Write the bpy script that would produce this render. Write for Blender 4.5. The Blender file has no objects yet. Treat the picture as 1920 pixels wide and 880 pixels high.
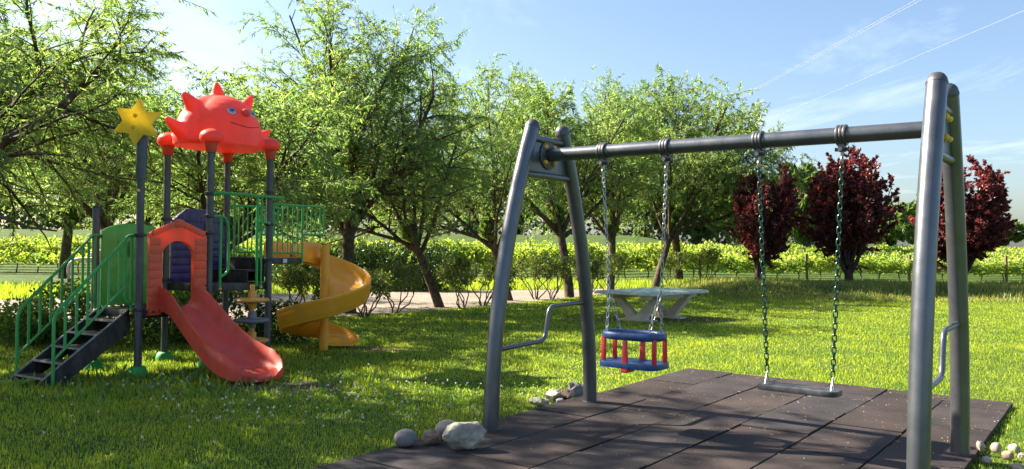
import bpy, bmesh, math, random
import numpy as np
from mathutils import Vector, Matrix, noise as mnoise

sc = bpy.context.scene
COL = sc.collection
R = math.radians

# ------------------------------------------------------------------ camera
cam_d = bpy.data.cameras.new("Camera"); cam = bpy.data.objects.new("Camera", cam_d); COL.objects.link(cam)
PITCH = math.atan(23 / 1550.0); ROLL = R(0.65)
cam_d.sensor_width = 36.0; cam_d.lens = 36.0 * 1550.0 / 1920.0
cam_d.clip_start = 0.05; cam_d.clip_end = 6000
_f = Vector((0, math.cos(PITCH), math.sin(PITCH))); _u = Vector((0, -math.sin(PITCH), math.cos(PITCH))); _r = Vector((1, 0, 0))
_rt = _r * math.cos(ROLL) + _u * math.sin(ROLL); _up = _u * math.cos(ROLL) - _r * math.sin(ROLL)
M = Matrix((_rt, _up, -_f)).transposed().to_4x4(); M.translation = (0, 0, 1.6)
cam.matrix_world = M
sc.camera = cam

# ------------------------------------------------------------------ sky, sun, exposure
SUN_AZ = 68.0      # degrees to the left of the view direction (+Y)
SUN_EL = 38.0
world = bpy.data.worlds.new("World"); sc.world = world; world.use_nodes = True
wn = world.node_tree; wn.nodes.clear()
def N(nt, t, **kw):
    n = nt.nodes.new(t)
    for k, v in kw.items(): setattr(n, k, v)
    return n
w_out = N(wn, 'ShaderNodeOutputWorld'); w_bg = N(wn, 'ShaderNodeBackground'); w_bg.inputs['Strength'].default_value = 0.055
sky = N(wn, 'ShaderNodeTexSky', sky_type='NISHITA'); sky.sun_disc = False
sky.sun_elevation = R(SUN_EL); sky.sun_rotation = R(-SUN_AZ); sky.air_density = 1.0; sky.dust_density = 2.0; sky.ozone_density = 2.0
tc = N(wn, 'ShaderNodeTexCoord'); sep = N(wn, 'ShaderNodeSeparateXYZ'); wn.links.new(tc.outputs['Generated'], sep.inputs[0])
mx = N(wn, 'ShaderNodeMath', operation='MAXIMUM'); mx.inputs[1].default_value = 0.06; wn.links.new(sep.outputs['Z'], mx.inputs[0])
dx = N(wn, 'ShaderNodeMath', operation='DIVIDE'); dy = N(wn, 'ShaderNodeMath', operation='DIVIDE')
wn.links.new(sep.outputs['X'], dx.inputs[0]); wn.links.new(mx.outputs[0], dx.inputs[1])
wn.links.new(sep.outputs['Y'], dy.inputs[0]); wn.links.new(mx.outputs[0], dy.inputs[1])
comb = N(wn, 'ShaderNodeCombineXYZ'); wn.links.new(dx.outputs[0], comb.inputs[0]); wn.links.new(dy.outputs[0], comb.inputs[1])
mp = N(wn, 'ShaderNodeMapping'); mp.inputs['Rotation'].default_value = (0, 0, R(25)); mp.inputs['Scale'].default_value = (0.55, 0.22, 1); mp.inputs['Location'].default_value = (0.35, 0.1, 0)
wn.links.new(comb.outputs[0], mp.inputs[0])
cl = N(wn, 'ShaderNodeTexNoise'); cl.inputs['Scale'].default_value = 1.7; cl.inputs['Detail'].default_value = 9; cl.inputs['Roughness'].default_value = 0.62; cl.inputs['Distortion'].default_value = 0.7
wn.links.new(mp.outputs[0], cl.inputs['Vector'])
cr = N(wn, 'ShaderNodeValToRGB'); cr.color_ramp.elements[0].position = 0.54; cr.color_ramp.elements[0].color = (0, 0, 0, 1); cr.color_ramp.elements[1].position = 0.85; cr.color_ramp.elements[1].color = (0.55, 0.55, 0.55, 1)
wn.links.new(cl.outputs[0], cr.inputs[0])
# thin high haze veil towards the horizon belongs to the sky itself
wmix = N(wn, 'ShaderNodeMix', data_type='RGBA'); wmix.inputs['B'].default_value = (7.2, 7.4, 7.8, 1)
wn.links.new(cr.outputs[0], wmix.inputs['Factor']); wn.links.new(sky.outputs[0], wmix.inputs['A'])
wt = N(wn, 'ShaderNodeMix', data_type='RGBA', blend_type='MULTIPLY'); wt.inputs['Factor'].default_value = 1.0; wt.inputs['B'].default_value = (0.86, 0.90, 0.93, 1); wn.links.new(wmix.outputs['Result'], wt.inputs['A'])
wn.links.new(wt.outputs['Result'], w_bg.inputs['Color']); wn.links.new(w_bg.outputs[0], w_out.inputs[0])

sun_d = bpy.data.lights.new("Sun", 'SUN'); sun_d.energy = 4.4; sun_d.angle = R(0.55); sun_d.color = (1.0, 0.9, 0.74)
sun = bpy.data.objects.new("Sun", sun_d); COL.objects.link(sun)
_sd = Vector((-math.sin(R(SUN_AZ)) * math.cos(R(SUN_EL)), math.cos(R(SUN_AZ)) * math.cos(R(SUN_EL)), math.sin(R(SUN_EL))))
sun.rotation_euler = _sd.to_track_quat('Z', 'Y').to_euler(); sun.location = (-20, 15, 20)

sc.view_settings.view_transform = 'Standard'; sc.view_settings.look = 'None'; sc.view_settings.gamma = 1.0
sc.view_settings.exposure = 2.2; sc.view_settings.use_curve_mapping = False
sc.render.engine = 'CYCLES'
sc.cycles.use_denoising = True
sc.cycles.max_bounces = 8; sc.cycles.transparent_max_bounces = 8; sc.cycles.diffuse_bounces = 3; sc.cycles.glossy_bounces = 3; sc.cycles.transmission_bounces = 4
sc.cycles.caustics_reflective = False; sc.cycles.caustics_refractive = False

# ------------------------------------------------------------------ materials
def new_mat(name):
    m = bpy.data.materials.new(name); m.use_nodes = True
    nt = m.node_tree; nt.nodes.clear()
    return m, nt, N(nt, 'ShaderNodeOutputMaterial')
def surf(name, col, rough=0.5, metal=0.0, var=0.12, scale=6.0, bump=0.0, bscale=60.0, spec=0.5, col2=None, detail=5.0, coat=0.0, trans=0.0, dust=None):
    """painted / moulded / mineral surface with mottled colour, uneven gloss and fine relief"""
    m, nt, out = new_mat(name)
    b = N(nt, 'ShaderNodeBsdfPrincipled'); nt.links.new(b.outputs[0], out.inputs[0])
    t = N(nt, 'ShaderNodeTexCoord')
    n = N(nt, 'ShaderNodeTexNoise'); n.inputs['Scale'].default_value = scale; n.inputs['Detail'].default_value = detail; n.inputs['Roughness'].default_value = 0.6
    nt.links.new(t.outputs['Object'], n.inputs['Vector'])
    r = N(nt, 'ShaderNodeValToRGB')
    c2 = col2 or tuple(min(1, c * (1 + var)) for c in col); c1 = tuple(c * (1 - var) for c in col)
    r.color_ramp.elements[0].position = 0.33; r.color_ramp.elements[0].color = (*c1, 1)
    r.color_ramp.elements[1].position = 0.68; r.color_ramp.elements[1].color = (*c2, 1)
    nt.links.new(n.outputs[0], r.inputs[0]); cout = r.outputs[0]
    if dust is None: dust = 0.16 if scale <= 15 and rough < 0.6 else 0.0
    if dust > 0:             # sun-faded and dusty streaks
        mpd = N(nt, 'ShaderNodeMapping'); mpd.inputs['Scale'].default_value = (1.0, 1.0, 0.35); nt.links.new(t.outputs['Object'], mpd.inputs[0])
        nd = N(nt, 'ShaderNodeTexNoise'); nd.inputs['Scale'].default_value = 7.0; nd.inputs['Detail'].default_value = 9; nd.inputs['Roughness'].default_value = 0.7; nt.links.new(mpd.outputs[0], nd.inputs['Vector'])
        md = N(nt, 'ShaderNodeMapRange'); md.inputs['From Min'].default_value = 0.45; md.inputs['From Max'].default_value = 0.75; md.inputs['To Max'].default_value = dust; nt.links.new(nd.outputs[0], md.inputs['Value'])
        mxd = N(nt, 'ShaderNodeMix', data_type='RGBA'); mxd.inputs['B'].default_value = (0.42, 0.38, 0.32, 1); nt.links.new(md.outputs[0], mxd.inputs['Factor']); nt.links.new(cout, mxd.inputs['A']); cout = mxd.outputs['Result']
    nt.links.new(cout, b.inputs['Base Color'])
    mr = N(nt, 'ShaderNodeMapRange'); mr.inputs['To Min'].default_value = max(0.05, rough - 0.1); mr.inputs['To Max'].default_value = min(1, rough + 0.12)
    nt.links.new(n.outputs[0], mr.inputs['Value']); nt.links.new(mr.outputs[0], b.inputs['Roughness'])
    if trans > 0:            # thin moulded shell: some light comes through from behind
        tl = N(nt, 'ShaderNodeBsdfTranslucent'); nt.links.new(r.outputs[0], tl.inputs[0]); ms = N(nt, 'ShaderNodeMixShader'); ms.inputs[0].default_value = trans
        nt.links.new(b.outputs[0], ms.inputs[1]); nt.links.new(tl.outputs[0], ms.inputs[2]); nt.links.new(ms.outputs[0], out.inputs[0])
    b.inputs['Metallic'].default_value = metal; b.inputs['Specular IOR Level'].default_value = spec; b.inputs['Coat Weight'].default_value = coat
    if bump > 0:
        n2 = N(nt, 'ShaderNodeTexNoise'); n2.inputs['Scale'].default_value = bscale; n2.inputs['Detail'].default_value = 6
        nt.links.new(t.outputs['Object'], n2.inputs['Vector'])
        bp = N(nt, 'ShaderNodeBump'); bp.inputs['Strength'].default_value = 1.0; bp.inputs['Distance'].default_value = bump
        nt.links.new(n2.outputs[0], bp.inputs['Height']); nt.links.new(bp.outputs[0], b.inputs['Normal'])
    return m
def leafmat(name, cols, trans=0.45, rough=0.5, tcol=(1.0, 1.0, 0.45), gloss=0.12, patch=None):
    """thin leaf: every leaf its own hue, lets light through"""
    m, nt, out = new_mat(name)
    g = N(nt, 'ShaderNodeNewGeometry')
    r = N(nt, 'ShaderNodeValToRGB'); el = r.color_ramp.elements
    el[0].position = 0; el[0].color = (*cols[0], 1); el[1].position = 1; el[1].color = (*cols[-1], 1)
    for i, c in enumerate(cols[1:-1]):
        e = el.new((i + 1) / (len(cols) - 1)); e.color = (*c, 1)
    nt.links.new(g.outputs['Random Per Island'], r.inputs[0])
    lc = r.outputs[0]
    if patch:
        pn = N(nt, 'ShaderNodeTexNoise'); pn.inputs['Scale'].default_value = patch; pn.inputs['Detail'].default_value = 4; nt.links.new(g.outputs['Position'], pn.inputs['Vector'])
        pr_ = N(nt, 'ShaderNodeValToRGB'); pr_.color_ramp.elements[0].position = .32; pr_.color_ramp.elements[0].color = (.72, .84, .85, 1); pr_.color_ramp.elements[1].position = .7; pr_.color_ramp.elements[1].color = (1.28, 1.15, 1.0, 1)
        nt.links.new(pn.outputs[0], pr_.inputs[0]); pm = N(nt, 'ShaderNodeMix', data_type='RGBA', blend_type='MULTIPLY'); pm.inputs['Factor'].default_value = 1
        nt.links.new(lc, pm.inputs['A']); nt.links.new(pr_.outputs[0], pm.inputs['B']); lc = pm.outputs['Result']
    d = N(nt, 'ShaderNodeBsdfDiffuse'); tr = N(nt, 'ShaderNodeBsdfTranslucent'); gl = N(nt, 'ShaderNodeBsdfGlossy'); gl.inputs['Roughness'].default_value = rough
    gl.inputs['Color'].default_value = (0.8, 0.85, 0.8, 1)
    mt = N(nt, 'ShaderNodeMix', data_type='RGBA', blend_type='MULTIPLY'); mt.inputs['Factor'].default_value = 1.0
    mt.inputs['B'].default_value = (*[c * 2.5 for c in tcol], 1); mt.clamp_result = True
    nt.links.new(lc, mt.inputs['A']); nt.links.new(mt.outputs['Result'], tr.inputs[0]); nt.links.new(lc, d.inputs[0])
    m1 = N(nt, 'ShaderNodeMixShader'); m1.inputs[0].default_value = trans
    nt.links.new(d.outputs[0], m1.inputs[1]); nt.links.new(tr.outputs[0], m1.inputs[2])
    m2 = N(nt, 'ShaderNodeMixShader'); m2.inputs[0].default_value = gloss * .35; nt.links.new(m1.outputs[0], m2.inputs[1]); nt.links.new(gl.outputs[0], m2.inputs[2])
    nt.links.new(m2.outputs[0], out.inputs[0])
    return m

MT = {}
MT['swing_grey'] = surf('swing_grey_paint', (0.118, 0.128, 0.148), 0.33, 0.7, 0.08, 9, 0.0004, 220)
MT['swing_dark'] = surf('swing_dark_casting', (0.10, 0.10, 0.11), 0.45, 0.6, 0.15, 20, 0.0006, 150)
MT['post_grey'] = surf('tower_post_paint', (0.065, 0.07, 0.082), 0.42, 0.25, 0.15, 8, 0.0004, 200)
MT['clamp'] = surf('black_clamp_plastic', (0.022, 0.022, 0.026), 0.45, 0, 0.2, 15)
MT['red'] = surf('red_moulded_plastic', (0.80, 0.085, 0.05), 0.40, 0, 0.09, 5, 0.0006, 120, 0.45, trans=0.25, dust=.26)
MT['roofred'] = surf('red_roof_plastic', (0.90, 0.12, 0.075), 0.42, 0, 0.07, 4, 0.0006, 90, 0.45, trans=0.35)
MT['orange'] = surf('orange_moulded_plastic', (0.88, 0.14, 0.06), 0.42, 0, 0.08, 5, 0.0006, 120, 0.45, trans=0.3)
MT['yellow'] = surf('yellow_moulded_plastic', (0.92, 0.46, 0.04), 0.33, 0, 0.07, 4, 0.0005, 100, 0.5, trans=0.25)
MT['star'] = surf('yellow_sheet_plastic', (0.88, 0.70, 0.06), 0.45, 0, 0.07, 6, trans=.5)
MT['green'] = surf('green_powder_coat', (0.03, 0.33, 0.065), 0.36, 0, 0.12, 10, 0.0003, 200, 0.5)
MT['greenp'] = surf('green_panel_plastic', (0.07, 0.42, 0.045), 0.45, 0, 0.1, 6, 0.0005, 100)
MT['boot'] = surf('green_rubber_boot', (0.03, 0.30, 0.05), 0.5, 0, 0.15, 12)
MT['purple'] = surf('purple_panel_plastic', (0.034, 0.013, 0.12), 0.45, 0, 0.12, 6)
MT['deck'] = surf('black_deck_coating', (0.017, 0.017, 0.019), 0.5, 0, 0.4, 14, 0.0008, 180)
MT['stepedge'] = surf('worn_step_edge', (0.24, 0.23, 0.21), 0.7, 0, 0.4, 25)
MT['discgrey'] = surf('grey_disc_plastic', (0.16, 0.16, 0.19), 0.45, 0, 0.1, 8)
MT['ochre'] = surf('ochre_disc_plastic', (0.66, 0.30, 0.04), 0.42, 0, 0.1, 8)
MT['bolt'] = surf('yellow_bolt_cap', (0.78, 0.50, 0.05), 0.4, 0, 0.1, 10)
MT['blue'] = surf('blue_seat_rubber', (0.009, 0.055, 0.19), 0.42, 0, 0.15, 10, 0.0004, 160)
MT['redbar'] = surf('red_bar_plastic', (0.62, 0.018, 0.03), 0.36, 0, 0.1, 10)
MT['seatblack'] = surf('black_seat_rubber', (0.05, 0.052, 0.06), 0.38, 0, 0.3, 14, 0.0008, 200)
MT['galv'] = surf('galvanised_chain', (0.42, 0.43, 0.45), 0.38, 0.85, 0.2, 40)
MT['gchain'] = surf('green_coated_chain', (0.010, 0.052, 0.036), 0.36, 0.2, 0.3, 40)
MT['white_eye'] = surf('eye_white', (0.62, 0.66, 0.78), 0.4, 0, 0.03, 10)
MT['eye_blue'] = surf('eye_blue', (0.16, 0.24, 0.55), 0.4, 0, 0.05, 10)
MT['eye_dark'] = surf('eye_dark', (0.01, 0.012, 0.05), 0.35, 0, 0.05, 10)
MT['sticker'] = surf('white_sticker', (0.55, 0.57, 0.6), 0.5, 0, 0.1, 30)
MT['bark'] = surf('willow_bark', (0.085, 0.062, 0.042), 0.9, 0, 0.55, 9, 0.02, 22, 0.2, detail=8)
MT['pbark'] = surf('plum_bark', (0.055, 0.038, 0.032), 0.85, 0, 0.4, 12, 0.01, 30, 0.2)
MT['twig'] = surf('shrub_bark', (0.11, 0.085, 0.06), 0.85, 0, 0.4, 14, 0.006, 40, 0.2)
MT['wood'] = surf('weathered_vineyard_post', (0.16, 0.12, 0.085), 0.85, 0, 0.35, 10, 0.004, 40, 0.2)
MT['concrete'] = surf('pale_concrete', (0.56, 0.50, 0.42), 0.85, 0, 0.16, 5, 0.002, 60, 0.3)
MT['tabletop'] = surf('weathered_green_table_top', (0.17, 0.30, 0.25), 0.55, 0, 0.1, 3, 0.0006, 80, 0.4, col2=(0.36, 0.44, 0.40))
MT['tableedge'] = surf('worn_white_table_edge', (0.5, 0.5, 0.47), 0.7, 0, 0.2, 8)
MT['rockpale'] = surf('pale_limestone', (0.40, 0.36, 0.29), 0.95, 0, 0.4, 8, 0.012, 26, 0.25, detail=9)
MT['rockgrey'] = surf('grey_cobble', (0.20, 0.19, 0.18), 0.8, 0, 0.25, 9, 0.003, 40, 0.3)
MT['rockpink'] = surf('pinkish_stone', (0.36, 0.25, 0.18), 0.9, 0, 0.45, 10, 0.008, 30, 0.25)
MT['rocktan'] = surf('tan_cobble', (0.34, 0.29, 0.23), 0.85, 0, 0.2, 8, 0.003, 40, 0.3)
MT['wire'] = surf('pale_cable', (0.40, 0.41, 0.43), 0.5, 0.3, 0.05, 1, dust=0)
MT['pipe'] = surf('grey_pipe', (0.28, 0.28, 0.27), 0.5, 0.3, 0.15, 6)
MT['netting'] = surf('blue_green_turf_mat', (0.035, 0.12, 0.07), 0.9, 0, 0.4, 60, 0.006, 260, 0.2)
MT['willow'] = leafmat('willow_leaf', [(0.075, 0.125, 0.042), (0.12, 0.175, 0.062), (0.17, 0.22, 0.085), (0.24, 0.275, 0.12)], 0.58, 0.5, (.88, 1.0, .5), patch=.7)
MT['plum'] = leafmat('purple_plum_leaf', [(0.05, 0.022, 0.026), (0.09, 0.030, 0.036), (0.14, 0.040, 0.047), (0.21, 0.065, 0.066)], 0.45, 0.4, (1.0, 0.6, 0.55), 0.10, patch=1.2)
MT['hedge'] = leafmat('laurel_leaf', [(0.022, 0.05, 0.014), (0.035, 0.07, 0.018), (0.06, 0.105, 0.025)], 0.22, 0.35, (1, 1, 0.45), 0.13)
MT['bush'] = leafmat('bush_leaf', [(0.05, 0.10, 0.02), (0.085, 0.15, 0.03), (0.14, 0.21, 0.045)], 0.42)
MT['shrub'] = leafmat('shrub_leaf', [(0.07, 0.10, 0.03), (0.11, 0.145, 0.042), (0.17, 0.20, 0.065)], 0.45)
MT['vine'] = leafmat('vine_leaf', [(0.11, 0.17, 0.03), (0.18, 0.24, 0.05), (0.29, 0.33, 0.08)], 0.5, patch=.5)
MT['farleaf'] = leafmat('far_tree_leaf', [(0.05, 0.09, 0.025), (0.08, 0.13, 0.035), (0.12, 0.17, 0.05)], 0.4)
MT['grass'] = leafmat('grass_blade', [(0.115, 0.185, 0.022), (0.165, 0.235, 0.028), (0.22, 0.275, 0.036), (0.29, 0.32, 0.06)], 0.5, 0.45, (1, 1, 0.4), 0.08, patch=.9)
MT['drygrass'] = leafmat('dry_bank_grass', [(0.10, 0.15, 0.03), (0.16, 0.20, 0.04), (0.26, 0.22, 0.08), (0.12, 0.17, 0.03)], 0.4, patch=.8)
MT['weed'] = leafmat('broad_weed_leaf', [(0.06, 0.13, 0.025), (0.09, 0.18, 0.03), (0.15, 0.23, 0.05)], 0.4, 0.4)
MT['clover'] = leafmat('clover_petal', [(0.62, 0.56, 0.52), (0.72, 0.68, 0.62), (0.6, 0.46, 0.42)], 0.3, 0.6, (1, 1, 1), 0.03)
MT['litter'] = leafmat('dry_litter', [(0.32, 0.24, 0.14), (0.20, 0.14, 0.08), (0.45, 0.37, 0.25)], 0.15, 0.6, (1, 1, 0.8), 0.03)

def ground_mat():
    m, nt, out = new_mat('lawn_soil_and_turf')
    b = N(nt, 'ShaderNodeBsdfPrincipled'); nt.links.new(b.outputs[0], out.inputs[0]); b.inputs['Roughness'].default_value = 0.95; b.inputs['Specular IOR Level'].default_value = 0.15
    t = N(nt, 'ShaderNodeTexCoord')
    n1 = N(nt, 'ShaderNodeTexNoise'); n1.inputs['Scale'].default_value = 0.9; n1.inputs['Detail'].default_value = 8
    n2 = N(nt, 'ShaderNodeTexNoise'); n2.inputs['Scale'].default_value = 26; n2.inputs['Detail'].default_value = 6
    for n in (n1, n2): nt.links.new(t.outputs['Object'], n.inputs['Vector'])
    r1 = N(nt, 'ShaderNodeValToRGB'); r1.color_ramp.elements[0].position = .35; r1.color_ramp.elements[0].color = (0.045, 0.085, 0.016, 1); r1.color_ramp.elements[1].position = .7; r1.color_ramp.elements[1].color = (0.10, 0.15, 0.028, 1)
    r2 = N(nt, 'ShaderNodeValToRGB'); r2.color_ramp.elements[0].position = .4; r2.color_ramp.elements[0].color = (0.45, 0.45, 0.45, 1); r2.color_ramp.elements[1].position = .65; r2.color_ramp.elements[1].color = (1.25, 1.25, 1.25, 1)
    nt.links.new(n1.outputs[0], r1.inputs[0]); nt.links.new(n2.outputs[0], r2.inputs[0])
    mu = N(nt, 'ShaderNodeMix', data_type='RGBA', blend_type='MULTIPLY'); mu.inputs['Factor'].default_value = 1
    nt.links.new(r1.outputs[0], mu.inputs['A']); nt.links.new(r2.outputs[0], mu.inputs['B'])
    last = mu.outputs['Result']
    # bare soil worn at the slide ends and round the table
    sx = N(nt, 'ShaderNodeSeparateXYZ'); nt.links.new(t.outputs['Object'], sx.inputs[0])
    for (cx, cy, rx, ry) in SOIL:
        vs = N(nt, 'ShaderNodeVectorMath', operation='SUBTRACT'); vs.inputs[1].default_value = (cx, cy, 0); nt.links.new(t.outputs['Object'], vs.inputs[0])
        vd = N(nt, 'ShaderNodeVectorMath', operation='DIVIDE'); vd.inputs[1].default_value = (rx, ry, 1e6); nt.links.new(vs.outputs[0], vd.inputs[0])
        ln = N(nt, 'ShaderNodeVectorMath', operation='LENGTH'); nt.links.new(vd.outputs[0], ln.inputs[0])
        ad = N(nt, 'ShaderNodeMath', operation='MULTIPLY_ADD'); ad.inputs[1].default_value = 1.2; nt.links.new(n2.outputs[0], ad.inputs[0]); nt.links.new(ln.outputs['Value'], ad.inputs[2])
        mr = N(nt, 'ShaderNodeMapRange'); mr.inputs['From Min'].default_value = 1.75; mr.inputs['From Max'].default_value = 1.25; nt.links.new(ad.outputs[0], mr.inputs['Value'])
        mm = N(nt, 'ShaderNodeMix', data_type='RGBA'); mm.inputs['B'].default_value = (0.10, 0.072, 0.045, 1)
        nt.links.new(mr.outputs[0], mm.inputs['Factor']); nt.links.new(last, mm.inputs['A']); last = mm.outputs['Result']
    nt.links.new(last, b.inputs['Base Color'])
    bp = N(nt, 'ShaderNodeBump'); bp.inputs['Distance'].default_value = 0.03; nt.links.new(n2.outputs[0], bp.inputs['Height']); nt.links.new(bp.outputs[0], b.inputs['Normal'])
    return m
def gravel_mat():
    m, nt, out = new_mat('pale_gravel')
    b = N(nt, 'ShaderNodeBsdfPrincipled'); nt.links.new(b.outputs[0], out.inputs[0]); b.inputs['Roughness'].default_value = 0.95
    t = N(nt, 'ShaderNodeTexCoord')
    v = N(nt, 'ShaderNodeTexVoronoi'); v.inputs['Scale'].default_value = 22; n = N(nt, 'ShaderNodeTexNoise'); n.inputs['Scale'].default_value = 1.3; n.inputs['Detail'].default_value = 7
    nt.links.new(t.outputs['Object'], v.inputs['Vector']); nt.links.new(t.outputs['Object'], n.inputs['Vector'])
    r = N(nt, 'ShaderNodeValToRGB'); r.color_ramp.elements[0].color = (0.17, 0.135, 0.11, 1); r.color_ramp.elements[1].color = (0.34, 0.285, 0.24, 1)
    nt.links.new(v.outputs['Color'], r.inputs[0])
    r2 = N(nt, 'ShaderNodeValToRGB'); r2.color_ramp.elements[0].position = .3; r2.color_ramp.elements[0].color = (0.7, 0.68, 0.64, 1); r2.color_ramp.elements[1].position = .7; r2.color_ramp.elements[1].color = (1.1, 1.08, 1.05, 1)
    nt.links.new(n.outputs[0], r2.inputs[0])
    mu = N(nt, 'ShaderNodeMix', data_type='RGBA', blend_type='MULTIPLY'); mu.inputs['Factor'].default_value = 1
    nt.links.new(r.outputs[0], mu.inputs['A']); nt.links.new(r2.outputs[0], mu.inputs['B']); nt.links.new(mu.outputs['Result'], b.inputs['Base Color'])
    bp = N(nt, 'ShaderNodeBump'); bp.inputs['Distance'].default_value = 0.02; nt.links.new(v.outputs['Distance'], bp.inputs['Height']); nt.links.new(bp.outputs[0], b.inputs['Normal'])
    return m
def tile_mat():
    m, nt, out = new_mat('recycled_rubber_tile')
    b = N(nt, 'ShaderNodeBsdfPrincipled'); nt.links.new(b.outputs[0], out.inputs[0]); b.inputs['Roughness'].default_value = 0.82; b.inputs['Specular IOR Level'].default_value = 0.35
    t = N(nt, 'ShaderNodeTexCoord'); oi = N(nt, 'ShaderNodeObjectInfo')
    r = N(nt, 'ShaderNodeValToRGB'); e = r.color_ramp.elements
    e[0].color = (0.021, 0.015, 0.015, 1); e[1].color = (0.023, 0.021, 0.025, 1); x = e.new(.5); x.color = (0.028, 0.022, 0.022, 1)
    nt.links.new(oi.outputs['Random'], r.inputs[0])
    g = N(nt, 'ShaderNodeNewGeometry')
    n = N(nt, 'ShaderNodeTexNoise'); n.inputs['Scale'].default_value = 2.2; n.inputs['Detail'].default_value = 8; nt.links.new(g.outputs['Position'], n.inputs['Vector'])
    n2 = N(nt, 'ShaderNodeTexNoise'); n2.inputs['Scale'].default_value = 150; n2.inputs['Detail'].default_value = 4; nt.links.new(g.outputs['Position'], n2.inputs['Vector'])
    rr = N(nt, 'ShaderNodeValToRGB'); rr.color_ramp.elements[0].position = .3; rr.color_ramp.elements[0].color = (0.6, 0.6, 0.6, 1); rr.color_ramp.elements[1].position = .75; rr.color_ramp.elements[1].color = (1.9, 1.75, 1.6, 1)
    nt.links.new(n.outputs[0], rr.inputs[0])
    mu = N(nt, 'ShaderNodeMix', data_type='RGBA', blend_type='MULTIPLY'); mu.inputs['Factor'].default_value = 1
    nt.links.new(r.outputs[0], mu.inputs['A']); nt.links.new(rr.outputs[0], mu.inputs['B'])
    r3 = N(nt, 'ShaderNodeValToRGB'); r3.color_ramp.elements[0].position = .42; r3.color_ramp.elements[0].color = (0.65, 0.65, 0.65, 1); r3.color_ramp.elements[1].position = .7; r3.color_ramp.elements[1].color = (1.7, 1.6, 1.5, 1)
    nt.links.new(n2.outputs[0], r3.inputs[0])
    m2 = N(nt, 'ShaderNodeMix', data_type='RGBA', blend_type='MULTIPLY'); m2.inputs['Factor'].default_value = 1
    nt.links.new(mu.outputs['Result'], m2.inputs['A']); nt.links.new(r3.outputs[0], m2.inputs['B']); nt.links.new(m2.outputs['Result'], b.inputs['Base Color'])
    bp = N(nt, 'ShaderNodeBump'); bp.inputs['Distance'].default_value = 0.004; nt.links.new(n2.outputs[0], bp.inputs['Height']); nt.links.new(bp.outputs[0], b.inputs['Normal'])
    return m

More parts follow.
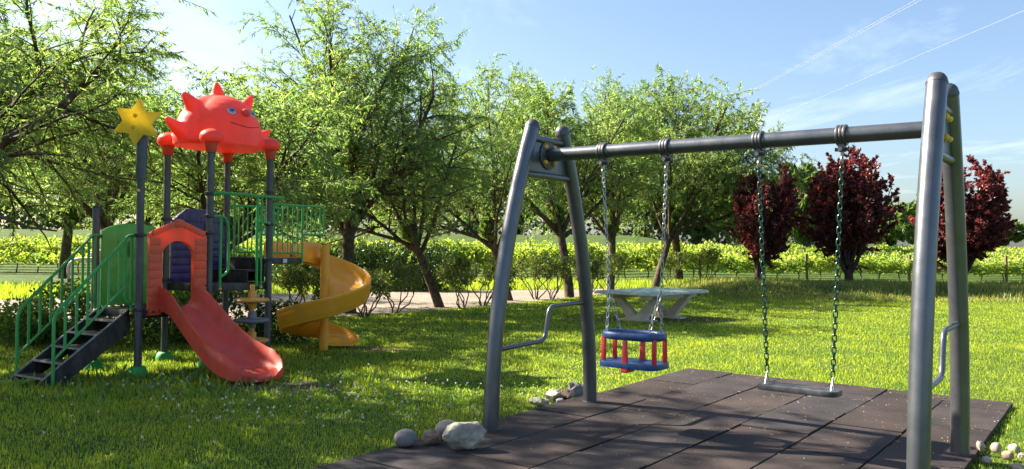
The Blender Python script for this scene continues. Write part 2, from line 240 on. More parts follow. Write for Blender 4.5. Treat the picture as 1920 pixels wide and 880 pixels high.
# ------------------------------------------------------------------ helpers
OFF = {}
def tag(o, label=None, cat=None, group=None, kind=None):
    if label: o['label'] = label
    if cat: o['category'] = cat
    if group: o['group'] = group
    if kind: o['kind'] = kind
    return o
def empty(name, loc, label, cat, group=None):
    o = bpy.data.objects.new(name, None); COL.objects.link(o); o.location = loc; o.empty_display_size = 0.2
    OFF[o] = Vector(loc); return tag(o, label, cat, group)
def link_mesh(name, me, mat, parent=None, off=None):
    o = bpy.data.objects.new(name, me); COL.objects.link(o)
    if mat is not None and len(me.materials) == 0: me.materials.append(mat)
    if parent is not None: o.parent = parent; OFF[o] = OFF.get(parent, Vector())
    return o
class MB:
    def __init__(s): s.v = []; s.f = []
    def add(s, vs, fs):
        k = len(s.v); s.v += [tuple(v) for v in vs]; s.f += [tuple(i + k for i in f) for f in fs]; return s
    def box(s, c, x, y, z):            # centre and three half-axis vectors
        c, x, y, z = map(Vector, (c, x, y, z))
        vs = [c + a * x + b * y + d * z for d in (-1, 1) for b in (-1, 1) for a in (-1, 1)]
        return s.add(vs, [(0, 2, 3, 1), (4, 5, 7, 6), (0, 1, 5, 4), (2, 6, 7, 3), (0, 4, 6, 2), (1, 3, 7, 5)])
    def tube(s, pts, rad, n=10, cap=True):
        pts = [Vector(p) for p in pts]; m = len(pts)
        rads = rad if isinstance(rad, (list, tuple)) else [rad] * m
        prev = None; rings = []
        for i, p in enumerate(pts):
            t = (pts[min(i + 1, m - 1)] - pts[max(i - 1, 0)]).normalized()
            if prev is None:
                a = Vector((0, 0, 1)) if abs(t.z) < 0.9 else Vector((1, 0, 0)); x = t.cross(a).normalized()
            else:
                x = (prev - t * prev.dot(t)).normalized()
            y = t.cross(x); prev = x
            rings.append([p + (x * math.cos(2 * math.pi * j / n) + y * math.sin(2 * math.pi * j / n)) * rads[i] for j in range(n)])
        vs = [v for r in rings for v in r]; fs = []
        for i in range(m - 1):
            for j in range(n):
                fs.append((i * n + j, i * n + (j + 1) % n, (i + 1) * n + (j + 1) % n, (i + 1) * n + j))
        if cap: fs += [tuple(range(n - 1, -1, -1)), tuple((m - 1) * n + j for j in range(n))]
        return s.add(vs, fs)
    def lathe(s, c, prof, n=16, ax=(0, 0, 1)):
        c = Vector(c); ax = Vector(ax).normalized(); a = Vector((1, 0, 0)) if abs(ax.x) < .9 else Vector((0, 1, 0)); x = ax.cross(a).normalized(); y = ax.cross(x)
        vs = [c + ax * h + (x * math.cos(2 * math.pi * j / n) + y * math.sin(2 * math.pi * j / n)) * r for r, h in prof for j in range(n)]
        fs = [(i * n + j, i * n + (j + 1) % n, (i + 1) * n + (j + 1) % n, (i + 1) * n + j) for i in range(len(prof) - 1) for j in range(n)]
        fs += [tuple(range(n - 1, -1, -1)), tuple((len(prof) - 1) * n + j for j in range(n))]
        return s.add(vs, fs)
    def loft(s, rings, closed=True, caps=True):
        n = len(rings[0]); m = len(rings); vs = [v for r in rings for v in r]; fs = []
        for i in range(m - 1):
            for j in range(n if closed else n - 1):
                fs.append((i * n + j, i * n + (j + 1) % n, (i + 1) * n + (j + 1) % n, (i + 1) * n + j))
        if caps and closed: fs += [tuple(range(n - 1, -1, -1)), tuple((m - 1) * n + j for j in range(n))]
        return s.add(vs, fs)
    def prism(s, poly, o, x, y, d):    # polygon (2-D list) laid out with axes x, y from origin o, thickened by vector d
        o, x, y, d = map(Vector, (o, x, y, d)); n = len(poly)
        vs = [o + x * a + y * b for a, b in poly] + [o + x * a + y * b + d for a, b in poly]
        return s.add(vs, [tuple(range(n - 1, -1, -1)), tuple(range(n, 2 * n))] + [(i, (i + 1) % n, (i + 1) % n + n, i + n) for i in range(n)])
    def mesh(s, name, off=Vector((0, 0, 0)), smooth=35, bevel=0):
        me = bpy.data.meshes.new(name); me.from_pydata([tuple(Vector(v) - off) for v in s.v], [], s.f); me.update()
        bm = bmesh.new(); bm.from_mesh(me); bmesh.ops.recalc_face_normals(bm, faces=bm.faces)
        if bevel: bmesh.ops.bevel(bm, geom=[e for e in bm.edges if len(e.link_faces) == 2 and e.calc_face_angle(0) > 0.6], offset=bevel, segments=2, affect='EDGES', profile=0.6)
        bm.to_mesh(me); bm.free()
        if smooth:
            me.polygons.foreach_set('use_smooth', [True] * len(me.polygons)); me.set_sharp_from_angle(angle=R(smooth))
        return me
    def build(s, name, mat, parent=None, smooth=35, bevel=0):
        off = OFF.get(parent, Vector()) if parent else Vector()
        return link_mesh(name, s.mesh(name, off, smooth, bevel), mat, parent)
def V(*a): return Vector(a)
def bez(p0, p1, p2, p3, n=8):
    out = []
    for i in range(n + 1):
        t = i / n; out.append(p0 * (1 - t) ** 3 + p1 * 3 * t * (1 - t) ** 2 + p2 * 3 * t * t * (1 - t) + p3 * t ** 3)
    return out
def rounded(pts, r=0.05, n=5):
    """polyline with rounded corners"""
    pts = [Vector(p) for p in pts]; out = [pts[0]]
    for i in range(1, len(pts) - 1):
        a, b, c = pts[i - 1], pts[i], pts[i + 1]
        d1 = (a - b); d2 = (c - b); q = min(r, d1.length * .45, d2.length * .45)
        s0 = b + d1.normalized() * q; s1 = b + d2.normalized() * q
        for k in range(n + 1):
            t = k / n; out.append(s0 * (1 - t) ** 2 + b * 2 * t * (1 - t) + s1 * t * t)
    out.append(pts[-1]); return out
def interp(x, xs, ys): return float(np.interp(x, xs, ys))
def np_mesh(name, verts, faces_flat, loop_tot, smooth=False):
    me = bpy.data.meshes.new(name); nv = len(verts); nf = len(loop_tot)
    me.vertices.add(nv); me.vertices.foreach_set('co', np.asarray(verts, dtype=np.float32).ravel())
    me.loops.add(len(faces_flat)); me.loops.foreach_set('vertex_index', np.asarray(faces_flat, dtype=np.int32))
    me.polygons.add(nf); st = np.concatenate([[0], np.cumsum(loop_tot)[:-1]]).astype(np.int32)
    me.polygons.foreach_set('loop_start', st); me.polygons.foreach_set('loop_total', np.asarray(loop_tot, dtype=np.int32))
    if smooth: me.polygons.foreach_set('use_smooth', np.ones(nf, dtype=bool))
    me.update(calc_edges=True); return me
def unit(a): return a / np.maximum(np.linalg.norm(a, axis=-1, keepdims=True), 1e-9)
def leaf_arrays(pos, dirs, L, W, rng, fold=0.18):
    """one folded diamond per leaf, four vertices, two triangles"""
    n = len(pos); rnd = rng.normal(size=(n, 3)); side = unit(np.cross(dirs, rnd)); nor = np.cross(side, dirs)
    L = np.asarray(L).reshape(-1, 1); W = np.asarray(W).reshape(-1, 1)
    mid = pos + dirs * L * .45
    v = np.stack([pos, mid + side * W * .5 + nor * W * fold, pos + dirs * L - nor * L * .06, mid - side * W * .5 + nor * W * fold], 1).reshape(-1, 3)
    base = np.arange(n)[:, None] * 4
    f = np.concatenate([base + np.array([[0, 1, 2]]), base + np.array([[0, 2, 3]])], 1).reshape(-1)
    return v, f, n * 2
def leaf_mesh(name, pos, dirs, L, W, rng, fold=0.18):
    v, f, nt = leaf_arrays(pos, dirs, L, W, rng, fold); return np_mesh(name, v, f, np.full(nt, 3))

# ------------------------------------------------------------------ places (metres; the camera stands at 0,0 looking along +Y)
E1 = V(0.5151, 0.8571, 0); E2 = V(-0.8571, 0.5151, 0); UPV = V(0, 0, 1)
PA = V(-4.455, 9.899, 0); PC = V(-3.936, 10.763, 0); PB = V(-4.690, 11.216, 0); PF = V(-5.209, 10.352, 0); PD = V(-3.417, 11.626, 0); PE = V(-4.171, 12.079, 0)
SPIRAL = V(-2.82, 12.49, 0)
SU = V(0.804, -0.594, 0); SN = V(0.594, 0.804, 0)             # swing: along the beam, across it
SL = V(0.319, 7.640, 0); SR = SL + SU * 3.287
MAT0 = V(2.294, 10.705, 0)                                      # far corner of the rubber mat
TW, TL_ = 0.603, 1.16
MATN = 6; MATROWS = 7
SOIL = [(-2.5, 9.3, 0.75, 0.42), (-2.15, 12.75, 0.6, 0.3), (3.3, 18.6, 2.1, 0.75), (-5.75, 9.35, 0.5, 0.25)]

def inmat(x, y, g=0.0):
    dx, dy = x - MAT0.x, y - MAT0.y
    a = dx * SU.x + dy * SU.y; b = -(dx * SN.x + dy * SN.y)
    return (a > -g) & (a < MATN * TW + g) & (b > -g) & (b < MATROWS * TL_ + g)
PATH_NEAR = [(-40, -2), (-14, 10.6), (-8.8, 14.3), (-3.2, 18.9), (0.3, 23.6), (2.6, 27.5), (4.2, 31)]
PATH_FAR = [(-60, 6), (-25, 16.5), (-13.8, 22.4), (-8.5, 26), (-4.8, 28.6), (0.5, 30.6), (4.2, 32.4)]
def ynear(x): return np.interp(x, [p[0] for p in PATH_NEAR], [p[1] for p in PATH_NEAR])
def yfar(x): return np.interp(x, [p[0] for p in PATH_FAR], [p[1] for p in PATH_FAR])
def sstep(t): t = np.clip(t, 0, 1); return t * t * (3 - 2 * t)
def gz(x, y):
    """height of the ground: flat lawn, a bank on the right, the vineyard rising gently"""
    x = np.asarray(x, float); y = np.asarray(y, float)
    w = sstep((x - 5.0) / 3.5)
    wob = 0.5 * np.sin(x * 0.55) + 0.35 * np.sin(x * 1.3 + 1)
    bank = 0.36 * sstep((y - 27.0 - wob) / 2.4) * (1 - 0.85 * sstep((y - 31.0) / 6.0)) * w
    wl = 1 - sstep((x - 0.10 * y - 4.0) / 14.0)
    far = 0.0085 * np.maximum(y - 44, 0) * (1 - 0.6 * sstep((y - 150) / 300)) + wl * 2.6 * sstep((y - 41) / 60)
    return bank + far

# ------------------------------------------------------------------ ground
def axis(lo, hi, mid0, mid1, d):
    a = list(np.arange(mid0, mid1 + 1e-6, d)); s = d; x = mid1
    while x < hi: s *= 1.35; x += s; a.append(min(x, hi))
    s = d; x = mid0; b = []
    while x > lo: s *= 1.35; x -= s; b.append(max(x, lo))
    return np.array(b[::-1] + a)
gx = axis(-3000, 3000, -16, 26, 0.3); gy = axis(-400, 4000, 0, 46, 0.3)
X, Y = np.meshgrid(gx, gy); Zg = gz(X, Y)
nx, ny = len(gx), len(gy)
idx = (np.arange(ny - 1)[:, None] * nx + np.arange(nx - 1)[None, :]).reshape(-1)
ff = np.stack([idx, idx + 1, idx + nx + 1, idx + nx], 1).reshape(-1)
gme = np_mesh('ground', np.stack([X, Y, Zg], -1).reshape(-1, 3), ff, np.full(len(idx), 4), True)
ground = link_mesh('ground', gme, ground_mat()); tag(ground, kind='structure')

pv = []; pxs = np.linspace(-40, 4.2, 90)
mbp = MB(); rngp = random.Random(4)
ring_n = [V(x, ynear(x) + 0.12 * math.sin(x * 3.1) + 0.1 * math.sin(x * 7.3), 0.006) for x in pxs]; ring_f = [V(x, yfar(x) + 0.15 * math.sin(x * 2.3), 0.006) for x in pxs]
for a in range(len(pxs) - 1): mbp.add([ring_n[a], ring_n[a + 1], ring_f[a + 1], ring_f[a]], [(0, 1, 2, 3)])
path = mbp.build('gravel_path', gravel_mat(), smooth=0); tag(path, kind='structure')

# ------------------------------------------------------------------ rubber mat with its tiles
mat_base = MB()
c0 = MAT0 + V(0, 0, 0.004)
mat_base.prism([(0.03, 0.03), (MATN * TW - .03, 0.03), (MATN * TW - .03, MATROWS * TL_ - .03), (0.03, MATROWS * TL_ - .03)], c0, SU, -SN, V(0, 0, 0.012))
mat_o = mat_base.build('rubber_mat', surf('mat_underlay', (0.012, 0.011, 0.01), 0.9, 0, 0.3, 10), smooth=0)
tag(mat_o, kind='structure')
TM = tile_mat(); rt = random.Random(11)
def tile_mesh(L, W, seed):
    b = MB(); r = random.Random(seed); nxs, nys = 4, 3; h = 0.040
    top = [[V((i / nxs - .5) * L + (r.uniform(-.004, .004) if 0 < i < nxs else 0), (j / nys - .5) * W, h + r.uniform(-.0025, .0025)) for j in range(nys + 1)] for i in range(nxs + 1)]
    vs = [v for row in top for v in row]; fs = [(i * (nys + 1) + j, (i + 1) * (nys + 1) + j, (i + 1) * (nys + 1) + j + 1, i * (nys + 1) + j + 1) for i in range(nxs) for j in range(nys)]
    per = [(i, 0) for i in range(nxs + 1)] + [(nxs, j) for j in range(1, nys + 1)] + [(i, nys) for i in range(nxs - 1, -1, -1)] + [(0, j) for j in range(nys - 1, 0, -1)]
    k = len(vs)
    vs += [V(top[i][j].x, top[i][j].y, 0) for i, j in per]; n = len(per)
    for q in range(n):
        a = per[q]; c = per[(q + 1) % n]
        fs.append((a[0] * (nys + 1) + a[1], k + q, k + (q + 1) % n, c[0] * (nys + 1) + c[1]))
    b.add(vs, fs); return b.mesh('rubber_tile', smooth=0, bevel=0.004)
tile_var = [tile_mesh(TL_ - .016, TW - .016, s) for s in range(4)]
half_var = tile_mesh(TL_ / 2 - .016, TW - .016, 9)
ang = math.atan2(SN.y, SN.x)
for i in range(MATN):
    k = 0.0
    first = (i % 2 == 1)
    while k < MATROWS - 1e-6:
        half = (first and k == 0) or (MATROWS - k < 0.9)
        ln = 0.5 if half else 1.0
        p = MAT0 + SU * ((i + .5) * TW) - SN * ((k + ln / 2) * TL_)
        o = bpy.data.objects.new('rubber_tile', half_var if half else rt.choice(tile_var)); COL.objects.link(o); o.parent = mat_o
        if not o.data.materials: o.data.materials.append(TM)
        o.location = (p.x + rt.uniform(-.004, .004), p.y + rt.uniform(-.004, .004), 0.017 + rt.uniform(-.004, .005))
        o.rotation_euler = (rt.uniform(-.004, .004), rt.uniform(-.004, .004), ang + rt.uniform(-.006, .006) + (math.pi if rt.random() < .5 else 0))
        if i == 0 and 1.2 < k < 2.3: o.location.z += 0.006; o.rotation_euler[0] += 0.008
        k += ln
TOPZ = 0.058
# litter blown onto the mat
rng = np.random.default_rng(5); n = 1500
a = rng.uniform(0.02, MATN * TW - .02, n); b = rng.uniform(.02, 6.4, n) * rng.uniform(.3, 1, n); 
pos = np.stack([MAT0.x + SU.x * a - SN.x * b, MAT0.y + SU.y * a - SN.y * b, np.full(n, TOPZ + .004)], 1)
th = rng.uniform(0, 6.28, n); d = np.stack([np.cos(th), np.sin(th), rng.uniform(-.05, .1, n)], 1)
big = rng.random(n) < .12
lit = link_mesh('leaf_litter', leaf_mesh('leaf_litter', pos, unit(d), np.where(big, rng.uniform(.03, .08, n), rng.uniform(.006, .018, n)), np.where(big, .005, rng.uniform(.004, .01, n)), rng, .05), MT['litter'])
tag(lit, 'dry straw and leaf bits scattered over the dark rubber tiles', 'leaf litter', kind='stuff')

# ------------------------------------------------------------------ swing set
sw = empty('swing_set', (SL + SR) / 2, 'grey metal swing frame with two curved A-shaped ends and a round top beam', 'swing set')
def apost(c, sgn):
    pts = []; rads = []; top = 2.66 if c is SL else 2.705
    for i in range(25):
        z = top * i / 24; q = 0.807 - 0.575 * (z / 2.70) ** 2
        pts.append(c + SN * (sgn * q) + V(0, 0, z + 0.02)); rads.append(0.067)
    return pts, rads
def capdome(mb, p, axd, r):
    mb.lathe(p, [(r * 1.03, -0.012), (r * 1.06, 0), (r * 1.0, .012), (r * .92, .035), (r * .7, .058), (r * .38, .072), (0.004, .078)], 20, axd)
for c in (SL, SR):
    for s in (-1, 1):
        pts, rads = apost(c, s)
        b = MB(); b.tube(pts, rads, 24); po = b.build('leg', MT['swing_grey'], sw)
        cb = MB(); capdome(cb, pts[-1], pts[-1] - pts[-2], 0.067); cb.build('end_cap', MT['swing_dark'], po)
        fb = MB(); fb.lathe(c + SN * (s * .807) + V(0, 0, TOPZ - .02), [(0.075, 0), (0.075, .03), (.069, .034)], 20); fb.build('foot_collar', MT['swing_dark'], po)
    zq = lambda z: 0.807 - 0.575 * (z / 2.70) ** 2
    for z, nm in ((2.585, 'cross_bar'), (2.255, 'cross_bar')):
        b = MB(); b.tube([c - SN * (zq(z) - .02) + V(0, 0, z), c + SN * (zq(z) - .02) + V(0, 0, z)], 0.032, 14); b.build(nm, MT['swing_grey'], sw)
    b = MB(); q0, q1 = zq(2.28) - .04, zq(2.56) - .04
    b.prism([(-q0, 2.27), (q0, 2.27), (q1, 2.57), (-q1, 2.57)], c - SU * .006, SN, UPV, SU * .012); b.build('gusset_plate', MT['swing_grey'], sw, bevel=.002)
    side = SU if c is SL else -SU
    b = MB(); b.lathe(c + V(0, 0, 2.45) + side * .007, [(.135, 0), (.135, .012), (.128, .016)], 28, side); fl = b.build('flange', MT['swing_dark'], sw)
    for k in range(4):
        a = R(45 + 90 * k); p = c + V(0, 0, 2.45) + SN * (.10 * math.cos(a)) + UPV * (.10 * math.sin(a)) 
        for sd in (side, -side):
            bb = MB(); bb.lathe(p + sd * .018, [(.022, 0), (.024, .008), (.022, .022), (.013, .032), (.003, .036)], 12, sd); bb.build('bolt_cap', MT['bolt'], fl)
    # bent grab bar between the two legs of this end
    zb, zf = 1.06, 0.72
    p0 = c + SN * (zq(zb) - .01) + V(0, 0, zb); p3 = c - SN * (zq(zf) - .01) + V(0, 0, zf)
    mid = 0.06
    path_ = [p0, c + SN * mid + V(0, 0, zb - .01), c + SN * (mid - .07) + V(0, 0, zf + .02), p3]
    b = MB(); b.tube(rounded(path_, .085, 7), 0.021, 12); b.build('grab_bar', MT['swing_grey'], sw)
b = MB(); b.tube([SL + SU * .02 + V(0, 0, 2.45), SR - SU * .02 + V(0, 0, 2.45)], 0.060, 24); b.build('top_beam', MT['swing_grey'], sw)
T_H = [0.598, 1.205, 1.997, 2.621]
for t in T_H:
    c = SL + SU * t + V(0, 0, 2.45); b = MB()
    for k in (-.025, 0, .025): b.lathe(c + SU * (k - .011), [(.062, 0), (.076, .001), (.079, .011), (.076, .021), (.062, .022)], 24, SU)
    b.box(c - UPV * .092, SU * .022, SN * .034, UPV * .03); b.tube([c - UPV * .105 - SN * .06, c - UPV * .105 + SN * .06], .017, 10); b.tube([c - UPV * .105 - SU * .05, c - UPV * .105 + SU * .05], .014, 10)
    h = b.build('hanger_clamp', MT['swing_dark'], sw)
    b = MB(); b.tube([c - UPV * .10, c - UPV * .155], .011, 8)
    ring = [c - UPV * .178 + SN * (.024 * math.cos(q)) + UPV * (.024 * math.sin(q)) for q in np.linspace(0, 2 * math.pi, 15)]
    b.tube(ring, .006, 6, cap=False); b.build('swivel_ring', MT['galv'], h)

def chain(p0, p1, pitch, wr, ww, mat, parent, name='chain'):
    """real oval links, every second one turned a quarter"""
    p0, p1 = Vector(p0), Vector(p1); d = (p1 - p0); n = max(2, round(d.length / pitch)); st = d / n; t = d.normalized()
    a = t.cross(SN).normalized(); c = t.cross(a).normalized(); b = MB(); hl = st.length / 2 + wr * 1.1
    for i in range(n):
        m = p0 + st * (i + .5); sx = a if i % 2 else c; pts = []
        for q in range(13):
            an = 2 * math.pi * q / 12; cx, cy = math.cos(an), math.sin(an)
            pts.append(m + t * (math.copysign(max(0, hl - ww), cx) * (abs(cx) > .01) + cx * ww) + sx * (cy * ww))
        b.tube(pts, wr, 5, cap=False)
    return b.build(name, mat, parent, smooth=60)
# toddler cradle swing
tc_ = SL + SU * 0.917
ts = empty('toddler_swing', tc_ + V(0, 0, .574), 'blue and red caged toddler swing seat hanging on silver chains', 'swing')
RZ = 0.855; rx_, ry_ = 0.262, 0.16
def oval(t, rx, ry, z, sq=2.6):
    c, s = math.cos(t), math.sin(t)
    return tc_ + SU * (rx * math.copysign(abs(c) ** (2 / sq), c)) + SN * (ry * math.copysign(abs(s) ** (2 / sq), s)) + V(0, 0, z)
b = MB(); rings = []
for q in range(40):
    t = 2 * math.pi * q / 40; ctr = oval(t, rx_, ry_, RZ); out = (ctr - tc_ - V(0, 0, RZ)).normalized()
    rings.append([ctr + out * (.024 * math.cos(u)) + UPV * (.034 * math.sin(u)) for u in np.linspace(0, 2 * math.pi, 10, endpoint=False)])
rings.append(rings[0]); b.loft(rings, True, False); b.build('seat_ring', MT['blue'], ts, smooth=60)
b = MB(); poly = [(oval(2 * math.pi * q / 32, rx_ + .02, ry_ + .015, 0, 4.5) - tc_) for q in range(32)]
b.add([tc_ + p + V(0, 0, .585) for p in poly] + [tc_ + p + V(0, 0, .635) for p in poly] + [tc_ + p * .8 + V(0, 0, .628) for p in poly],
      [tuple(range(31, -1, -1))] + [(i, (i + 1) % 32, 32 + (i + 1) % 32, 32 + i) for i in range(32)] + [(32 + i, 32 + (i + 1) % 32, 64 + (i + 1) % 32, 64 + i) for i in range(32)] + [tuple(range(64, 96))])
b.build('seat_board', MT['blue'], ts, smooth=30, bevel=.006)
for (fx, fy) in ((-.92, -.62), (-.92, .62), (.92, -.62), (.92, .62)):
    b = MB(); p = tc_ + SU * (rx_ * fx) + SN * (ry_ * fy); b.box(p + V(0, 0, .732), SU * .018, SN * .014, UPV * .105); b.build('side_bar', MT['redbar'], ts, bevel=.005)
for sy in (-1, 1):
    b = MB(); p = tc_ + SN * (sy * ry_) + SU * (0.0)
    b.loft([[p + SU * (a * w) + SN * (c * .013) + V(0, 0, z) for a, c in ((-1, -1), (1, -1), (1, 1), (-1, 1))] for z, w in ((.56, .032), (.60, .031), (.70, .022), (.82, .017))])
    if sy < 0: b.box(p + SN * .05 + V(0, 0, .565), SU * .03, SN * .07, UPV * .012)
    b.build('crotch_bar' if sy < 0 else 'back_bar', MT['redbar'], ts, bevel=.005)
for t_top, fx in ((T_H[0], -1), (T_H[1], 1)):
    top = SL + SU * t_top + V(0, 0, 2.255); split = tc_ + SU * (fx * .25) + V(0, 0, 1.24)
    chain(top, split, .040, .0042, .0125, MT['galv'], ts)
    for sy in (-1, 1):
        chain(split, tc_ + SU * (fx * .20) + SN * (sy * .12) + V(0, 0, RZ + .03), .040, .0042, .0125, MT['galv'], ts, 'lower_chain')
# flat swing
fc = SL + SU * 2.318
fs_ = empty('flat_swing', fc + V(0, 0, .55), 'flat black rubber swing seat hanging on dark green chains', 'swing')
b = MB(); poly = [(0.30 * math.copysign(abs(math.cos(q)) ** .25, math.cos(q)), 0.11 * math.copysign(abs(math.sin(q)) ** .4, math.sin(q))) for q in np.linspace(0, 2 * math.pi, 36, endpoint=False)]
b.prism(poly, fc + V(0, 0, .528), SU, SN, V(0, 0, .043)); b.build('seat', MT['seatblack'], fs_, bevel=.008)
for k in range(5):
    b = MB(); b.box(fc + SN * (-.06 + .03 * k) + V(0, 0, .5725), SU * .22, SN * .006, UPV * .0025); b.build('grip_rib', MT['seatblack'], fs_)
for t_top, fx in ((T_H[2], -1), (T_H[3], 1)):
    bot = fc + SU * (fx * .246) + V(0, 0, .665)
    chain(SL + SU * t_top + V(0, 0, 2.255), bot, .044, .0055, .0145, MT['gchain'], fs_)
    b = MB(); b.tube(rounded([fc + SU * (fx * .246) - SN * .05 + V(0, 0, .56), bot - SN * .006 + V(0, 0, -.03), bot + V(0, 0, .0), bot + SN * .006 - V(0, 0, .03), fc + SU * (fx * .246) + SN * .05 + V(0, 0, .56)], .03, 4), .006, 8); b.build('seat_shackle', MT['galv'], fs_)

# ------------------------------------------------------------------ play tower
pt = empty('play_tower', (PA + PB + PD) / 3, 'colourful play tower with red animal roof, red slide and yellow spiral slide', 'play tower')
PR = 0.045
def ring_clamp(p, z, parent):
    b = MB(); b.lathe(p + V(0, 0, z), [(PR + .001, -.024), (PR + .016, -.02), (PR + .018, 0), (PR + .016, .02), (PR + .001, .024)], 18)
    for s in (-1, 1): b.box(p + V(0, 0, z) + E1 * (s * (PR + .022)), E1 * .018, E2 * .012, UPV * .016)
    b.build('clamp', MT['clamp'], parent, bevel=.003)
def tpost(p, h, clamps, dome=False):
    b = MB(); b.tube([p + V(0, 0, .0), p + V(0, 0, h)], PR, 18)
    o = b.build('post', MT['post_grey'], pt)
    b = MB(); b.lathe(p, [(.118, 0), (.122, .02), (.112, .06), (.092, .105), (.075, .122), (.05, .128)], 20); b.build('boot', MT['boot'], o)
    for z in clamps: ring_clamp(p, z, o)
    if dome:
        b = MB(); b.lathe(p + V(0, 0, h), [(PR * 1.02, -.01), (PR * 1.02, .0), (PR * .85, .02), (PR * .45, .034), (.003, .04)], 16); b.build('post_cap', MT['clamp'], o)
    return o
o_A = tpost(PA, 2.50, [1.69, .80]); o_F = tpost(PF, 2.03, [1.675], True)
o_C = tpost(PC, 2.90, [2.25, 1.955, 1.735]); o_B = tpost(PB, 2.90, [1.92, 1.10]); o_D = tpost(PD, 2.90, [2.33, 1.88, 1.385]); o_E = tpost(PE, 2.90, [1.89])
# star on its bent sleeve
b = MB(); b.tube([PA + V(0, 0, 2.36), PA + V(0, 0, 2.62), PA + V(.004, 0, 2.75), PA + V(.0, 0.03, 2.90), PA + V(-.02, .05, 3.02)], [.062, .062, .062, .058, .045], 18); b.build('star_sleeve', MT['post_grey'], pt)
b = MB(); b.lathe(PA + V(0, -.046, 2.22), [(.018, 0), (.018, .008), (.01, .014)], 10, (0, -1, 0)); b.build('bolt_cap', MT['bolt'], o_A)
sx_ = V(.985, .17, 0).normalized(); sdv = V(.17, -.985, 0).normalized(); scn = PA + V(-.03, -.05, 3.035)
poly = []
for k in range(12):
    r_ = .292 if k % 2 == 0 else .165; a = R(90 + 30 * k - 5); poly.append((r_ * math.cos(a), r_ * math.sin(a)))
b = MB(); b.prism(poly, scn, sx_, UPV, sdv * .028); st = b.build('star', MT['star'], pt, bevel=.004)
for dz in (.075, -.065):
    b = MB(); b.lathe(scn + sdv * .028 + V(0, 0, dz) - sx_ * (.02 if dz > 0 else .04), [(.024, 0), (.023, .01), (.014, .02), (.003, .023)], 12, sdv); b.build('bolt_cap', MT['star'], st)
# decks
def deck(quad, z, th, name):
    b = MB(); c = sum(quad, V(0, 0, 0)) / 4; q = [c + (p - c) * .985 for p in quad]
    b.add([p + V(0, 0, z - th) for p in q] + [p + V(0, 0, z) for p in q], [(3, 2, 1, 0), (4, 5, 6, 7)] + [(i, (i + 1) % 4, 4 + (i + 1) % 4, 4 + i) for i in range(4)])
    return b.build(name, MT['deck'], pt, bevel=.006)
deck([PA, PC, PB, PF], .785, .10, 'lower_deck'); deck([PC, PD, PE, PB], 1.065, .10, 'middle_deck')
P3a, P3b = PD + E1 * .07, PE + E1 * .07
ud = deck([P3a, PD + E1 * .66, PE + E1 * .66, P3b], 1.405, .09, 'upper_deck')
b = MB(); b.box(PD + E1 * .30 - E2 * .006 + V(0, 0, 1.36), E1 * .04, E2 * .003, UPV * .03); b.build('sticker', MT['sticker'], ud)
# step block between middle and upper deck
md = (PD + PE) / 2
b = MB(); b.box(md - E1 * .02 + V(0, 0, 1.235), E1 * .012, E2 * .37, UPV * .165); b.box(md - E1 * .17 + V(0, 0, 1.225), E1 * .15, E2 * .37, UPV * .012); b.box(md - E1 * .31 + V(0, 0, 1.14), E1 * .012, E2 * .37, UPV * .075)
b.build('deck_step', MT['deck'], pt, bevel=.004)
b = MB(); b.box(md - E1 * .32 + V(0, 0, 1.2395), E1 * .012, E2 * .37, UPV * .003); b.box(md - E1 * .03 + V(0, 0, 1.4075), E1 * .012, E2 * .37, UPV * .003); b.build('step_nosing', MT['stepedge'], pt)
# stairs
def stair_pt(t, off, z): return (PA * (1 - off) + PF * off) - E1 * t + V(0, 0, z)
W0, W1 = 0.20, 0.86; SLN = 0.95
for off in (W0, W1):
    b = MB(); dn = (PA - PF).normalized() * .012
    prof = [(0.0, .80), (0.0, .52), (SLN - .14, .0), (SLN + .12, .0), (SLN + .10, .06)]
    b.prism([(t, z) for t, z in prof], stair_pt(0, off, 0) - dn, -E1, UPV, dn * 2); b.build('stringer', MT['deck'], pt)
    b = MB(); p0, p1 = stair_pt(.0, off, .803), stair_pt(SLN + .10, off, .063); b.tube([p0, p1], .013, 6); b.build('stringer_edge', MT['stepedge'], pt)
for k in range(5):
    z = .66 - .145 * k; t = .10 + .205 * k
    b = MB(); c = (stair_pt(t, W0, z) + stair_pt(t, W1, z)) / 2; hw = (stair_pt(0, W1, 0) - stair_pt(0, W0, 0)) * .49
    b.box(c, E1 * .105, hw, UPV * .012); s_ = b.build('step', MT['deck'], pt)
    b = MB(); b.box(c - E1 * .108 + V(0, 0, .004), E1 * .006, hw * .99, UPV * .010); b.build('step_nosing', MT['stepedge'], s_)
    b = MB(); b.box(c + E1 * .10 - V(0, 0, .07), E1 * .004, hw * .98, UPV * .07); b.build('step_riser', MT['deck'], s_)
